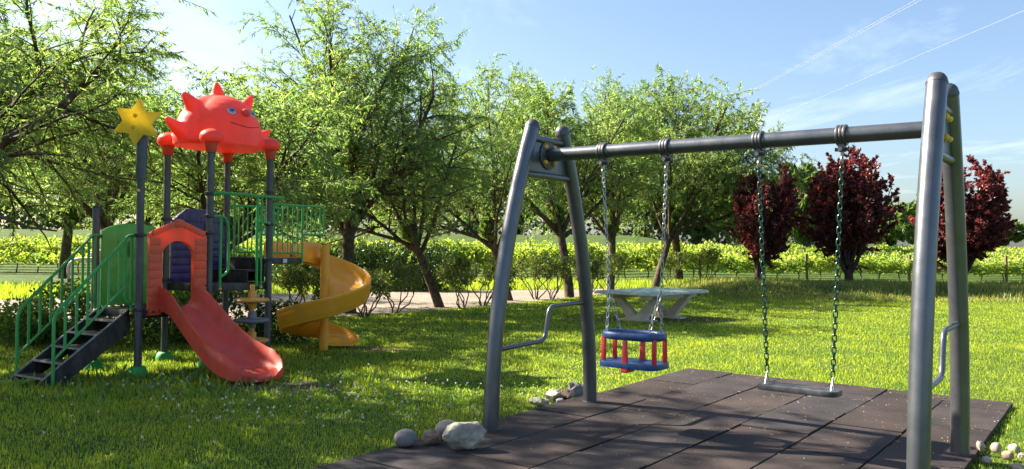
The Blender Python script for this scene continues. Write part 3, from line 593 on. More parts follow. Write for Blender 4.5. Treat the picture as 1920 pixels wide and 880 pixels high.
for off, post in ((0.10, PA), (0.93, PF)):
    foot = stair_pt(SLN + .02, off, 0)
    slope_top = stair_pt(.16, off, 1.60); slope_bot = stair_pt(SLN + .02, off, .80)
    pin = post + (PF - PA).normalized() * (0.05 if post is PA else -0.05)
    b = MB(); b.tube(rounded([foot, slope_bot, slope_top, stair_pt(.09, off, 1.685), pin + V(0, 0, 1.685)], .10, 6), .0185, 10); rail = b.build('stair_rail', MT['green'], pt)
    b = MB(); b.tube([stair_pt(SLN + .02, off, .29), stair_pt(.13, off, 1.07)], .015, 8); b.build('lower_rail', MT['green'], rail)
    b = MB(); b.tube(rounded([stair_pt(.13, off, 1.60), stair_pt(.13, off, .92), stair_pt(.04, off, .86), stair_pt(.04, off, .78)], .06, 5), .0165, 9); b.tube([stair_pt(.045, off, 1.67), stair_pt(.045, off, .86)], .0165, 9); b.build('rail_end_loop', MT['green'], rail)
    for k in range(6):
        t = SLN + .02 - (k + 1) * .128
        zt = interp(t, [.16, SLN + .02], [1.60, .80]); zb_ = interp(t, [.13, SLN + .02], [1.07, .29])
        b = MB(); p = stair_pt(t, off, 0); b.box(p + V(0, 0, (zt + zb_) / 2), E1 * .014, E2 * .006, UPV * ((zt - zb_) / 2)); b.build('baluster', MT['green'], rail)
    b = MB(); b.lathe(stair_pt(.04, off, .755), [(.006, -.02), (.018, -.01), (.018, .008), (.006, .018)], 10); b.build('bolt_cap', MT['bolt'], rail)
# green panel between F and B
dF = (PB - PF).normalized(); L_ = (PB - PF).length
poly = [(.07, .80), (L_ - .07, .80), (L_ - .07, 1.75)] + [(L_ / 2 + (L_ / 2 - .09) * math.cos(a), 1.752 + .095 * math.sin(a) ** 1.5) for a in np.linspace(.12, math.pi - .12, 15)] + [(.07, 1.75)]
b = MB(); b.prism(poly, PF + E2 * .02, dF, UPV, -E2 * .045); gp_ = b.build('green_panel', MT['greenp'], pt, bevel=.006)
for pl in ([(.30, 1.42), (.52, 1.40), (.56, 1.62), (.28, 1.64)], [(.16, 1.20), (.40, 1.38), (.30, 1.42), (.13, 1.36)], [(.45, 1.18), (.72, 1.30), (.70, 1.40), (.50, 1.34)], [(.20, .94), (.46, 1.12), (.44, 1.20), (.18, 1.04)], [(.50, .92), (.74, 1.06), (.74, 1.14), (.50, 1.02)], [(.40, .88), (.46, .88), (.46, 1.62), (.40, 1.62)]):
    b = MB(); b.prism(pl, PF - E2 * .026, dF, UPV, -E2 * .012); b.build('raised_relief', MT['greenp'], gp_, bevel=.004)
# orange house-shaped arch between A and C
dA = (PC - PA).normalized(); LA = (PC - PA).length; nA = -E2
a0, a1, o0, o1 = .115, LA - .085, .285, .745
arc = [((o0 + o1) / 2 + (o1 - o0) / 2 * math.cos(a), 1.44 + .185 * math.sin(a)) for a in np.linspace(math.pi, 0, 15)]
mid_ = (a0 + a1) / 2
left = [(a0, .72), (o0, .72)] + arc[:8] + [(arc[7][0], 1.86), (mid_ - .06, 1.86), (a0 + .02, 1.73), (a0, 1.70)]
right = [(a1, .72), (a1, 1.70), (a1 - .02, 1.73), (mid_ + .06, 1.86), (arc[7][0], 1.86)] + arc[7:] + [(o1, .72)]
b = MB(); b.prism(left, PA - nA * .02, dA, UPV, nA * .055); b.prism(right, PA - nA * .02, dA, UPV, nA * .055)
arch = b.build('arch_panel', MT['orange'], pt)
for k in range(9):            # moulded boards on both jambs
    z = .80 + .102 * k
    for x0, x1 in ((a0 - .012, o0 - .012), (o1 + .012, a1 + .012)):
        if z > 1.4: 
            if x0 < .2: x1 -= .02
        b = MB(); b.prism([(x0, z - .045), (x1, z - .045), (x1, z + .040), (x0, z + .040)], PA + nA * .034, dA, UPV, nA * .012); b.build('moulded_board', MT['orange'], arch, bevel=.005)
for sgn in (-1, 1):
    for k in range(5):
        t0 = k / 5; x = mid_ + sgn * (.05 + t0 * ((a1 - a0) / 2 - .03)); z = 1.865 - t0 * .145
        b = MB(); b.prism([(-.042, -.06), (.042, -.06), (.042, .012), (-.042, .012)], PA + dA * x + V(0, 0, z) + nA * .0355, (dA * sgn - UPV * .33).normalized(), (UPV + dA * sgn * .33).normalized(), nA * .016); b.build('roof_shingle', MT['orange'], arch, bevel=.005)
b = MB(); b.prism([(mid_ - .07, 1.80), (mid_ + .07, 1.80), (mid_ + .055, 1.885), (mid_, 1.90), (mid_ - .055, 1.885)], PA + nA * .03, dA, UPV, nA * .028); b.build('ridge_piece', MT['orange'], arch, bevel=.006)
for x, z in ((a0 + .05, .765), (o0 - .03, .775), (a1 - .04, .765)):
    b = MB(); b.lathe(PA + dA * x + V(0, 0, z) + nA * .046, [(.016, 0), (.016, .006), (.006, .010)], 10, nA); b.build('bolt', MT['clamp'], arch)
# red slide
SC = PA + dA * ((o0 + o1) / 2) + nA * .02; SLEN = 1.62
rings = []
for i in range(37):
    s = SLEN * i / 36
    zf = interp(s, [0, .12, .25, .4, .7, 1.0, 1.2, 1.4, 1.55, 1.62], [.80, .795, .75, .64, .41, .215, .135, .095, .085, .07])
    w = interp(s, [0, .1, .5, 1.0, 1.3, 1.48, 1.56, 1.60, 1.62], [.235, .235, .27, .31, .335, .315, .27, .21, .14])
    h = interp(s, [0, .15, .4, .8, 1.15, 1.35, 1.5, 1.58, 1.62], [.235, .235, .21, .205, .225, .21, .13, .06, .025])
    e = min(1, h / .15)
    half = [(w + .030, -.035), (w + .036, h * .5), (w + .036, h), (w + .022, h + .014), (w + .004, h), (w - .03 * e, h * .45), (w - .07 * e, .045 * e), (w - .13 * e, .004)]
    prof = [(-x, z) for x, z in half] + [(0, 0)] + [(x, z) for x, z in half[::-1]] + [(0, -.035)]
    rings.append([SC + nA * s + dA * x + V(0, 0, zf + z) for x, z in prof])
b = MB(); b.loft(rings); sl = b.build('red_slide', MT['red'], pt, smooth=50); sl['label'] = 'bright red straight slide with a rounded flared end'
b = MB()
for sgn in (-1, 1): b.box(SC + dA * (sgn * .245) + nA * .03 + V(0, 0, .91), dA * .018, nA * .006, UPV * .17)
b.build('slide_flange', MT['red'], sl, bevel=.004)
rr_ = random.Random(3); b = MB()
for k in range(16):
    p = SC + nA * rr_.uniform(1.15, 1.38) + dA * rr_.uniform(-.14, .1); zf = .14
    s = (p - SC).dot(nA); zf = interp(s, [1.0, 1.2, 1.4, 1.55], [.215, .135, .095, .085]); a = rr_.uniform(0, 6)
    b.box(p + V(0, 0, zf + .009), V(math.cos(a), math.sin(a), -.1) * rr_.uniform(.008, .022), V(-math.sin(a), math.cos(a), 0) * .006, V(0, 0, .003))
lf = b.build('fallen_leaves', MT['litter'], smooth=0); tag(lf, 'dark dry leaf scraps lying in the red slide trough', 'leaves', kind='stuff')
# purple panel between B and E
dB = (PE - PB).normalized(); LB_ = (PE - PB).length
poly = [(.07, 1.06), (LB_ - .07, 1.06), (LB_ - .07, 1.86), (LB_ - .09, 1.93), (LB_ - .28, 2.06), (.28, 2.06), (.09, 1.93), (.07, 1.86)]
b = MB(); b.prism(poly, PB + E2 * .02, dB, UPV, -E2 * .05); pp = b.build('purple_panel', MT['purple'], pt, bevel=.008)
for k in range(6):
    b = MB(); b.prism([(.06, 1.09 + .105 * k), (LB_ - .06, 1.09 + .105 * k), (LB_ - .06, 1.182 + .105 * k), (.06, 1.182 + .105 * k)], PB - E2 * .032, dB, UPV, -E2 * .012); b.build('moulded_board', MT['purple'], pp, bevel=.006)
for x in (.34, .62):
    b = MB(); b.box(PB + dB * x - E2 * .034 + V(0, 0, 1.80), dB * .03, E2 * .006, UPV * .07); b.build('slot', MT['deck'], pp)
b = MB(); b.prism([(.05, 1.90), (LB_ - .05, 1.90), (LB_ - .27, 2.075), (.27, 2.075)], PB - E2 * .032, dB, UPV, -E2 * .02); b.build('panel_gable', MT['purple'], pp, bevel=.008)
# rails on the upper deck
for base, x0 in ((PD, .06), (PE, .14)):
    b = MB(); top = 2.165; x1 = 1.08; xm = .64; lo = 1.475
    q = lambda x, z: base + E1 * x + V(0, 0, z)
    b.tube(rounded([q(x0, top), q(x1, top), q(x1, 1.745), q(xm, 1.745)], .09, 6), .017, 10); ro = b.build('deck_rail', MT['green'], pt)
    b = MB(); b.tube([q(x0, lo), q(xm, lo)], .015, 9); b.build('lower_rail', MT['green'], ro)
    b = MB(); b.tube([q(xm, top), q(xm, 1.33)], .017, 9); b.build('rail_post', MT['green'], ro)
    b = MB(); b.tube([q(x0, top), q(x0, 1.40)], .017, 9); b.build('rail_post', MT['green'], ro)
    for k in range(5):
        x = x0 + (xm - x0) * (k + 1) / 6; b = MB(); b.tube([q(x, lo), q(x, top)], .0105, 7); b.build('baluster', MT['green'], ro)
    for k in range(4):
        x = xm + (x1 - xm) * (k + 1) / 4.9; b = MB(); b.tube([q(x, 1.745), q(x, top)], .0105, 7); b.build('baluster', MT['green'], ro)
    b = MB(); b.lathe(q(xm, 1.31), [(.006, -.02), (.02, -.01), (.02, .01), (.006, .018)], 10); b.build('bolt_cap', MT['bolt'], ro)
b = MB(); b.tube(rounded([PE + E1 * .05 + V(0, 0, 2.28), PE + E1 * .14 + V(0, 0, 2.26), PE + E1 * .14 + V(0, 0, 1.42)], .05, 5), .017, 9); b.build('rail_end_bar', MT['green'], pt)
# climbing gate on the open side C-D
dC = (PD - PC).normalized(); LC = (PD - PC).length; g = lambda x, z, o=.055: PC + dC * x - E2 * o + V(0, 0, z)
b = MB(); b.tube(rounded([PC + V(0, 0, 2.25) - E2 * .05, g(.12, 2.265), g(LC + .22, 2.255)], .06, 4), .021, 10); gt = b.build('gate_rail', MT['green'], pt)
for x in (.745, .82):
    b = MB(); b.tube([g(x, 2.25), g(x, 1.02)], .020 if x < .8 else .015, 10); b.build('gate_upright', MT['green'], gt)
b = MB(); b.tube(rounded([g(.745, 1.90), g(.85, 1.90), PD - E2 * .04 + V(0, 0, 1.885)], .05, 4), .016, 9); b.build('gate_brace', MT['green'], gt)
b = MB(); b.tube(rounded([PC - E2 * .04 + V(0, 0, 1.955), g(.20, 1.955), g(.26, 1.80), g(.26, 1.22), g(.13, 1.16)], .07, 6), .019, 10); b.tube([g(.13, 1.95), g(.13, 1.02)], .018, 10); b.build('gate_handle', MT['green'], gt)
for x in (.13, .82):
    b = MB(); b.lathe(g(x, 1.005, .06), [(.006, -.02), (.02, -.01), (.02, .01), (.006, .018)], 10); b.build('bolt_cap', MT['bolt'], gt)
# stepping discs
dp = V(-3.40, 10.87, 0)
b = MB(); b.tube([dp, dp + V(0, 0, 1.06)], .032, 14); b.build('disc_pole', MT['ochre'], pt)
for z, mt in ((.86, 'ochre'), (.595, 'discgrey'), (.33, 'ochre')):
    b = MB(); b.lathe(dp + V(0, 0, z), [(.05, -.10), (.055, -.04), (.19, -.026), (.218, -.008), (.22, .008), (.205, .024), (.06, .03), (.055, .10), (.045, .12)], 28); b.build('step_disc', MT[mt], pt, smooth=50)
# yellow spiral slide
b = MB(); b.tube([SPIRAL, SPIRAL + V(0, 0, 1.60)], .068, 20); sp_post = b.build('spiral_column', MT['yellow'], pt)
TH = [150, 120, 90, 45, 0, -45, -90, -135, -180, -225, -270, -300, -325]
ZF = [1.385, 1.30, 1.16, .97, .80, .665, .545, .425, .31, .215, .145, .11, .09]
rings = []
def spr(th, r, z): return SPIRAL + V(math.cos(R(th)) * r, math.sin(R(th)) * r, z)
for i in range(96):
    th = 150 - 475 * i / 95; zf = interp(-th, [-t for t in TH], ZF)
    h = interp(-th, [-150, -120, -60, 250, 290, 325], [.22, .23, .25, .24, .14, .03]); ro = interp(-th, [-150, 270, 310, 325], [.69, .69, .66, .58])
    prof = [(.055, .03), (.20, .008), (.42, 0), (ro - .14, .012), (ro - .075, .055), (ro - .04, h * .55), (ro - .025, h), (ro - .012, h + .014), (ro + .005, h), (ro + .004, h * .80), (ro - .006, h * .76), (ro - .002, h * .50), (ro - .014, h * .45), (ro - .012, h * .2), (ro - .03, h * .12), (ro - .05, -.03), (ro - .12, -.05), (.42, -.04), (.20, -.03), (.055, -.01)]
    rings.append([spr(th, r, zf + z) for r, z in prof])
b = MB(); b.loft(rings); spo = b.build('spiral_chute', MT['yellow'], pt, smooth=50); spo['label'] = 'yellow spiral chute winding round its column'
# entry box of the spiral
ent0 = (PD + PE) / 2 + E1 * .66; 
for sgn, ln in ((-1, .42), (1, .50)):
    b = MB(); p = ent0 + E2 * (sgn * .34) 
    b.prism([(-.02, 1.36), (ln, 1.30), (ln, 1.62), (.06, 1.655), (-.02, 1.62)], p, E1, UPV, E2 * (sgn * .03)); b.build('spiral_entry_wall', MT['yellow'], pt, bevel=.008)
b = MB(); b.box(ent0 + E1 * .22 + V(0, 0, 1.385), E1 * .24, E2 * .34, UPV * .015); b.build('spiral_entry_floor', MT['yellow'], pt)
# red animal roof: one blown body, melted together from its lobes
RC = (PC + PB + PD + PE) / 4; FD = -E2
def ell(bm, c, ax, rad, seg=24):
    m = Matrix((ax[0] * rad[0], ax[1] * rad[1], ax[2] * rad[2])).transposed().to_4x4(); m.translation = c
    bmesh.ops.create_uvsphere(bm, u_segments=seg, v_segments=seg // 2, radius=1.0, matrix=m)
AX = (E1, FD, UPV)
bm = bmesh.new()
ell(bm, RC - FD * .06 + V(0, 0, 2.98), AX, (.64, .44, .68), 40)
ell(bm, RC + FD * .06 + V(0, 0, 3.00), AX, (.54, .52, .64), 36)
ell(bm, RC + FD * .20 + V(0, 0, 3.17), AX, (.36, .36, .33), 28)
ell(bm, RC + V(0, 0, 2.96), AX, (.64, .57, .075), 40)
for p in (PC, PB, PD, PE):
    q = p + (RC - p).normalized() * .01; ell(bm, V(q.x, q.y, 2.985), AX, (.155, .155, .115)); 
    h = p * .62 + RC * .38; ell(bm, V(h.x, h.y, 2.99), ((RC - p).normalized(), (RC - p).normalized().cross(UPV), UPV), (.28, .15, .10))
for off, scl, angs in ((-.02, 1.0, (-80, -43, -3, 38, 78)),):
    for a in angs:
        dr = E1 * math.sin(R(a)) + UPV * math.cos(R(a)); tilt = (UPV * .18 if abs(a) > 60 else V(0, 0, 0)) - FD * .05
        ctr = RC + FD * off + V(0, 0, 2.98)
        for k in range(9):
            f = k / 8; r0 = .57 + (.25 if a < 10 else .36) * f
            pp_ = ctr + dr * r0 + tilt * (f * f * .5) + V(0, 0, 0.03 if a == 0 else 0); rad = .088 * (1 - f) ** .8 + .042
            ell(bm, pp_, AX, (rad, rad * .85, rad), 12)
tmp = bpy.data.meshes.new('tmp'); bm.to_mesh(tmp); bm.free(); to = bpy.data.objects.new('tmp', tmp); COL.objects.link(to)
rm = to.modifiers.new('r', 'REMESH'); rm.mode = 'VOXEL'; rm.voxel_size = 0.017; sm = to.modifiers.new('s', 'SMOOTH'); sm.factor = .5; sm.iterations = 9
dg = bpy.context.evaluated_depsgraph_get(); rme = bpy.data.meshes.new_from_object(to.evaluated_get(dg)); bpy.data.objects.remove(to)
for v in rme.vertices: v.co.z = max(v.co.z, 2.905 + 0.02 * min(1, (V(v.co.x, v.co.y, 0) - V(RC.x, RC.y, 0)).length))
rme.materials.clear(); rme.transform(Matrix.Translation(-OFF[pt])); rme.polygons.foreach_set('use_smooth', [True] * len(rme.polygons))
rme.name = 'animal_roof'; roof = link_mesh('animal_roof', rme, MT['roofred'], pt); roof['label'] = 'red moulded spiky animal head roof with blue eyes'
for p in (PC, PB, PD, PE):
    b = MB(); b.lathe(p + V(0, 0, 2.785), [(.058, 0), (.066, .01), (.070, .07), (.078, .10), (.085, .16)], 18); b.build('roof_socket', MT['roofred'], roof)
def face_pt(x, z):      # surface of the face: march in from the front
    d0 = 0.9
    while d0 > 0:
        p = RC + E1 * x + FD * d0 + V(0, 0, z)
        for c, rad in ((RC + FD * .06 + V(0, 0, 3.00), (.54, .52, .64)), (RC + FD * .20 + V(0, 0, 3.17), (.36, .36, .33)), (RC - FD * .06 + V(0, 0, 2.98), (.60, .42, .68))):
            q = p - c
            if (q.dot(E1) / rad[0]) ** 2 + (q.dot(FD) / rad[1]) ** 2 + (q.z / rad[2]) ** 2 < 1: return p
        d0 -= .004
    return RC
for sx in (-1, 1):
    p = face_pt(.175 * sx, 3.385); nn = (p - (RC + V(0, 0, 3.06))).normalized()
    for r_, o_, mt in ((.062, .0, 'white_eye'), (.043, .010, 'eye_blue'), (.024, .016, 'eye_dark')):
        b = MB(); b.lathe(p - nn * .012 + nn * o_, [(r_, -.01), (r_ * .95, .008), (r_ * .6, .014), (.003, .016)], 18, nn); b.build('eye', MT[mt], roof)
p = face_pt(0, 3.36); b = MB(); b.lathe(p - FD * .03, [(.06, 0), (.062, .03), (.052, .065), (.03, .085), (.003, .092)], 18, (FD + UPV * .25).normalized()); b.build('nose', MT['roofred'], roof)
b = MB(); b.tube([face_pt(x, 3.17 + .35 * abs(x) ** 1.5) for x in np.linspace(-.24, .24, 15)], .007, 6); b.build('mouth_line', surf('dark_red_groove', (.45, .03, .02), .5), roof)

# ------------------------------------------------------------------ concrete table-tennis table
tn = V(2.93, 17.3, 0); ta = V(.669, .743, 0); tb = V(-.743, .669, 0); TLg, TWd, TH_ = 2.45, 1.48, .655
tt = empty('table_tennis_table', tn + ta * (TLg / 2) + tb * (TWd / 2), 'weathered concrete table tennis table with green top on V-shaped legs', 'table')
cc = OFF[tt]
b = MB(); b.box(cc + V(0, 0, TH_ - .012), ta * (TLg / 2 - .03), tb * (TWd / 2 - .03), UPV * .013); b.build('table_top', MT['tabletop'], tt, bevel=.004)
b = MB(); b.box(cc + V(0, 0, TH_ - .037), ta * (TLg / 2), tb * (TWd / 2), UPV * .026); b.build('top_slab', MT['tableedge'], tt, bevel=.008)
for s in (-1, 1):
    b = MB(); q = cc + tb * (s * .43) + V(0, 0, TH_ - .115); b.box(q, ta * (TLg / 2 - .14), tb * .055, UPV * .05); b.build('support_beam', MT['concrete'], tt, bevel=.02)
b = MB(); b.box(cc + V(0, 0, TH_ - .002 + .003), ta * .008, tb * (TWd / 2 - .05), UPV * .003); b.build('centre_line', MT['tableedge'], tt)
for s in (-1, 1):
    q = cc + ta * (s * .62)
    for k in (-1, 1):
        b = MB()
        b.loft([[q + tb * (k * x + dxx) + ta * dyy + V(0, 0, z) for dxx, dyy in ((-w, -.09), (w, -.09), (w, .09), (-w, .09))] for x, z, w in ((.10, .03, .15), (.13, .12, .14), (.50, TH_ - .16, .10), (.53, TH_ - .11, .10))])
        b.build('leg', MT['concrete'], tt, bevel=.01)
    b = MB(); b.box(q + V(0, 0, .02), ta * .16, tb * .42, UPV * .02); b.build('base_slab', MT['concrete'], tt, bevel=.008)

# ------------------------------------------------------------------ stones
def rock(c, dims, rz, seed, mat, label, rough=.12, ang=False, grp=None):
    bm = bmesh.new(); bmesh.ops.create_icosphere(bm, subdivisions=4 if ang else 3, radius=1.0)
    s = Vector((seed * 3.7, seed * 1.3, 0))
    if ang:
        r = random.Random(seed)
        for k in range(11):
            nn = Vector((r.gauss(0, 1), r.gauss(0, 1), r.gauss(0, .8))).normalized(); dd = r.uniform(.55, .8)
            for v in bm.verts:
                e = v.co.dot(nn) - dd
                if e > 0: v.co -= nn * e * .95
    for v in bm.verts:
        nrm = v.co.normalized(); v.co += nrm * (mnoise.noise(nrm * 1.6 + s) * rough * 1.6 + mnoise.noise(nrm * 5 + s) * rough * .5 + (mnoise.noise(nrm * 14 + s) * rough * .22 if ang else 0))
    for v in bm.verts: v.co = Vector((v.co.x * dims[0], v.co.y * dims[1], v.co.z * dims[2]))
    zmin = min(v.co.z for v in bm.verts)
    for v in bm.verts: v.co.z -= zmin
    me = bpy.data.meshes.new('stone'); bm.to_mesh(me); bm.free(); me.polygons.foreach_set('use_smooth', [True] * len(me.polygons))
    if ang: me.set_sharp_from_angle(angle=R(28))
    o = link_mesh('stone', me, MT[mat]); o.location = c; o.rotation_euler = (0, 0, rz); return tag(o, label, 'stone', grp)
zt = TOPZ - .004
rock((-.335, 6.30, zt), (.185, .12, .115), .25, 3, 'rockpale', 'large rough pale block of stone on the mat beside the swing leg', .10, True)
rock((-.80, 6.37, zt), (.092, .08, .068), .3, 5, 'rockgrey', 'smooth dark grey round cobble lying on the mat', .05)
rock((-.605, 6.45, zt), (.088, .075, .075), 1.2, 8, 'rockpink', 'pinkish brown pitted stone beside the pale block', .10, True)
rock((-.50, 6.63, zt), (.10, .085, .078), .1, 12, 'rocktan', 'smooth tan cobble behind the pinkish stone', .05)
lf_st = [((.30, 8.30), (.11, .08, .06), 'rockpale', 'pale flat stone at the lawn end of the row by the swing leg'), ((.43, 8.47), (.10, .09, .085), 'rockpale', 'rounded whitish stone in the row between lawn and swing leg'), ((.57, 8.56), (.10, .09, .09), 'rockpink', 'brownish stone wedged in the row beside the swing leg'), ((.70, 8.72), (.12, .09, .10), 'rockgrey', 'grey jagged stone behind the swing leg'), ((.50, 8.37), (.09, .06, .04), 'rockgrey', 'low grey slab lying against the tile edge')]
for i, ((x, y), d, m, lb) in enumerate(lf_st): rock((x, y, .0), d, i * 1.1, 20 + i, m, lb, .13, True)
rs = [((3.70, 6.52), (.055, .05, .085), 'rocktan', 'upright pale stone at the mat corner'), ((3.86, 6.58), (.06, .055, .06), 'rocktan', 'tan stone behind the upright pale stone'), ((3.60, 6.26), (.075, .05, .04), 'rockpale', 'flat pale stone lying at the tile edge by the pebble heap'), ((3.82, 6.36), (.06, .05, .05), 'rockpink', 'brown stone in the middle of the pebble heap at the mat corner'), ((3.98, 6.42), (.065, .055, .05), 'rockpale', 'whitish stone lying in grass beside the heap'), ((4.05, 6.66), (.075, .06, .055), 'rocktan', 'rounded light stone farthest out on the lawn edge'), ((3.76, 6.12), (.09, .07, .045), 'rocktan', 'broad low stone at the edge of the pebble heap'), ((3.95, 6.22), (.07, .06, .04), 'rockpink', 'small reddish stone half sunk in grass')]
for i, ((x, y), d, m, lb) in enumerate(rs): rock((x, y, -.012 if i > 3 else .008), [q * .72 for q in d], i * .9, 40 + i, m, lb, .08, i % 2 == 0)
# faded turf mat corner beside the swing leg
b = MB(); b.prism([(-.03, 0), (.55, .04), (.50, .30), (.10, .26)], V(-.62, 6.82, .012), V(.82, .57, 0), V(-.57, .82, 0), V(0, 0, .012)); nm_ = b.build('turf_mat', MT['netting'], bevel=.003)
tag(nm_, 'scrap of blue-green artificial turf at the lawn edge', 'turf mat')

# ------------------------------------------------------------------ trees
def grow(seed, P):
    """branch skeleton: returns tubes [(pts, radii, level)] and twig list"""
    r = random.Random(seed); tubes = []; twigs = []
    def branch(p, d, L, rad, lev):
        n = P['seg'][lev]; pts = [p.copy()]; q = p.copy(); dd = d.normalized(); st = L / n
        for i in range(n):
            jit = Vector((r.gauss(0, 1), r.gauss(0, 1), r.gauss(0, 1))) * P['jit'][lev]
            dd = (dd + jit + Vector((0, 0, P['up'][lev]))).normalized(); q = q + dd * st; pts.append(q.copy())
        rads = [max(P['rmin'], rad * (1 - (1 - P['tap'][lev]) * i / n)) for i in range(n + 1)]
        (twigs if lev == P['levels'] else tubes).append((pts, rads, lev))
        if lev == P['levels']: return
        nc = P['kids'][lev]; nc = r.randint(int(nc * .8), int(math.ceil(nc * 1.2)))
        for k in range(nc):
            t = P['from'][lev] + (1 - P['from'][lev]) * (k + r.random()) / nc
            i = min(n - 1, int(t * n)); f = t * n - i; pp = pts[i].lerp(pts[i + 1], f); td = (pts[i + 1] - pts[i]).normalized()
            az = k * 2.399 + r.uniform(-.5, .5); a = Vector((math.cos(az), math.sin(az), 0)); perp = (a - td * a.dot(td)).normalized()
            an = R(r.uniform(*P['ang'][lev])); cd = td * math.cos(an) + perp * math.sin(an)
            branch(pp, cd, L * r.uniform(*P['len'][lev]) * (1.12 - .45 * t if lev > 0 else 1), rads[i] * P['rk'][lev], lev + 1)
        if P.get('tip', True) and lev < P['levels']:
            branch(pts[-1], dd, L * .25, rads[-1] * .8, lev + 1)
    branch(Vector((0, 0, -0.05)), Vector(P['lean']), P['L'], P['R'], 0)
    return tubes, twigs
def tree_meshes(name, seed, P, leafL, leafW, per, droop=.35, leafcap=60000):
    tubes, twigs = grow(seed, P); rng = np.random.default_rng(seed)
    mids = np.array([(p[0] + p[-1]) / 2 for p, _, _ in twigs]); lo, hi = np.percentile(mids, 3, axis=0), np.percentile(mids, 96, axis=0)
    q = np.linalg.norm((mids - (lo + hi) / 2) / ((hi - lo) / 2), axis=1); lim = rng.normal(1.10, .08, len(q)); lim = np.where(mids[:, 2] < (lo + hi)[2] / 2, lim + .25, lim)
    twigs = [t for t, a, l in zip(twigs, q, lim) if a < l]
    b = MB(); cen, hal = (lo + hi) / 2, (hi - lo) / 2
    for pts, rads, lev in tubes:
        if lev > 0:
            k = next((i for i, p in enumerate(pts) if np.linalg.norm((np.array(p) - cen) / hal) > 1.0 and p.z > cen[2]), len(pts))
            if k < 2: continue
            pts, rads = pts[:k], rads[:k]
        b.tube(pts, rads, 9 if lev == 0 else (6 if lev == 1 else 4), cap=False)
    trunk = b.mesh(name + '_trunk', smooth=70)
    b = MB()
    for pts, rads, lev in twigs: b.tube([pts[0], pts[len(pts) // 2], pts[-1]], [rads[0], rads[len(pts) // 2], rads[-1] * .6], 3, cap=False)
    pos = []; dr = []
    for pts, rads, lev in twigs:
        A = np.array(pts); m = len(A) - 1; t = np.sort(rng.uniform(.08, 1.0, per)) * m; i = np.minimum(t.astype(int), m - 1); f = (t - i)[:, None]
        p = A[i] * (1 - f) + A[i + 1] * f; d = unit(A[i + 1] - A[i]); rnd = unit(rng.normal(size=(per, 3)))
        dd = unit(d * .75 + rnd * .75 + np.array([0, 0, -droop])); pos.append(p); dr.append(dd)
    pos = np.concatenate(pos); dr = np.concatenate(dr)
    if len(pos) > leafcap:
        k = rng.permutation(len(pos))[:leafcap]; pos = pos[k]; dr = dr[k]
    n = len(pos); L = leafL * rng.uniform(.65, 1.25, n); W = leafW * rng.uniform(.75, 1.25, n)
    v, f, nt = leaf_arrays(pos, dr, L, W, rng)
    crown = np_mesh(name + '_crown', v, f, np.full(nt, 3))
    tw = b.mesh(name + '_twigs', smooth=0)
    return trunk, tw, crown, np.concatenate([pos.min(0), np.percentile(pos, 99.3, axis=0)])
WIL = dict(levels=3, seg=[5, 8, 6, 4], jit=[.05, .09, .12, .14], up=[.03, .035, .0, -.09], rmin=.004, tap=[.75, .25, .25, .4], kids=[7, 13, 14, 0], **{'from': [.80, .22, .12, 0]}, ang=[(20, 55), (28, 58), (28, 70)], len=[(1.9, 2.6), (.34, .55), (.34, .6)], rk=[.55, .48, .5], lean=(0, 0, 1), L=1.75, R=.17)
def mk(P, **kw): q = dict(P); q.update(kw); return q
MT_T = MT['bark']
def variant(name, seed, P, leafL, leafW, per, leaf, bark, droop=.35, cap=60000):
    tr, tw, cr_, bb = tree_meshes(name, seed, P, leafL, leafW, per, droop, cap)
    tr.materials.append(MT[bark]); tw.materials.append(MT[bark]); cr_.materials.append(MT[leaf]); return tr, tw, cr_, bb
W1 = variant('willow_a', 101, mk(WIL, L=1.9, kids=[11, 13, 14, 0], ang=[(8, 55), (28, 58), (28, 70)], up=[.03, .045, .0, -.09]), .115, .021, 46, 'willow', 'bark', .35, 60000)
W2 = variant('willow_b', 202, mk(WIL, lean=(-.38, -.05, 1), L=2.1, kids=[7, 13, 14, 0], R=.15), .115, .022, 46, 'willow', 'bark', .35, 54000)
W3 = variant('willow_c', 303, mk(WIL, L=1.6, kids=[8, 13, 13, 0], ang=[(25, 65), (28, 60), (30, 65)], R=.13), .12, .023, 46, 'willow', 'bark', .35, 55000)
W4 = variant('willow_d', 404, mk(WIL, L=2.2, kids=[11, 14, 14, 0], len=[(1.9, 2.7), (.36, .56), (.34, .55)], ang=[(28, 85), (30, 65), (30, 70)], R=.21), .125, .019, 42, 'willow', 'bark', .6, 72000)
def place_tree(kind, name, var, loc, h, wscale, rz, label, cat, group=None, trunkname='trunk'):
    tr, tw, cr_, bb = var; s = h / bb[5]; z = float(gz(loc[0], loc[1]))
    e = empty(name, (loc[0], loc[1], z), label, cat, group); e.rotation_euler = (0, 0, rz); e.scale = (s * wscale, s * wscale, s)
    t = link_mesh(trunkname, tr, None, e); w = link_mesh('twigs', tw, None, t); c = link_mesh('crown', cr_, None, e); return e
GW = 'willows along the gravel path'
place_tree('w', 'willow_tree', W4, (-8.7, 11.9), 6.4, 1.15, R(200), 'big willow overhanging the play tower stairs', 'tree', GW)
place_tree('w', 'willow_tree', W4, (-10.9, 8.3), 8.8, .9, R(40), 'tall willow outside the row end, shading the rubber mat', 'tree', GW)
place_tree('w', 'willow_tree', W1, (-11.3, 16.6), 7.2, 1.0, R(100), 'dense willow filling the space behind the yellow star', 'tree', GW)
place_tree('w', 'willow_tree', W3, (-6.2, 16.9), 5.0, 1.05, R(40), 'low bushy willow right behind the red roof', 'tree', GW)
place_tree('w', 'willow_tree', W1, (-3.8, 19.4), 7.5, .92, R(0), 'tallest willow, many upright limbs, dark trunk behind the spiral slide', 'tree', GW)
place_tree('w', 'willow_tree', W2, (-1.85, 21.6), 6.1, 1.0, R(10), 'willow with a trunk leaning over beside the dark hedge', 'tree', GW)
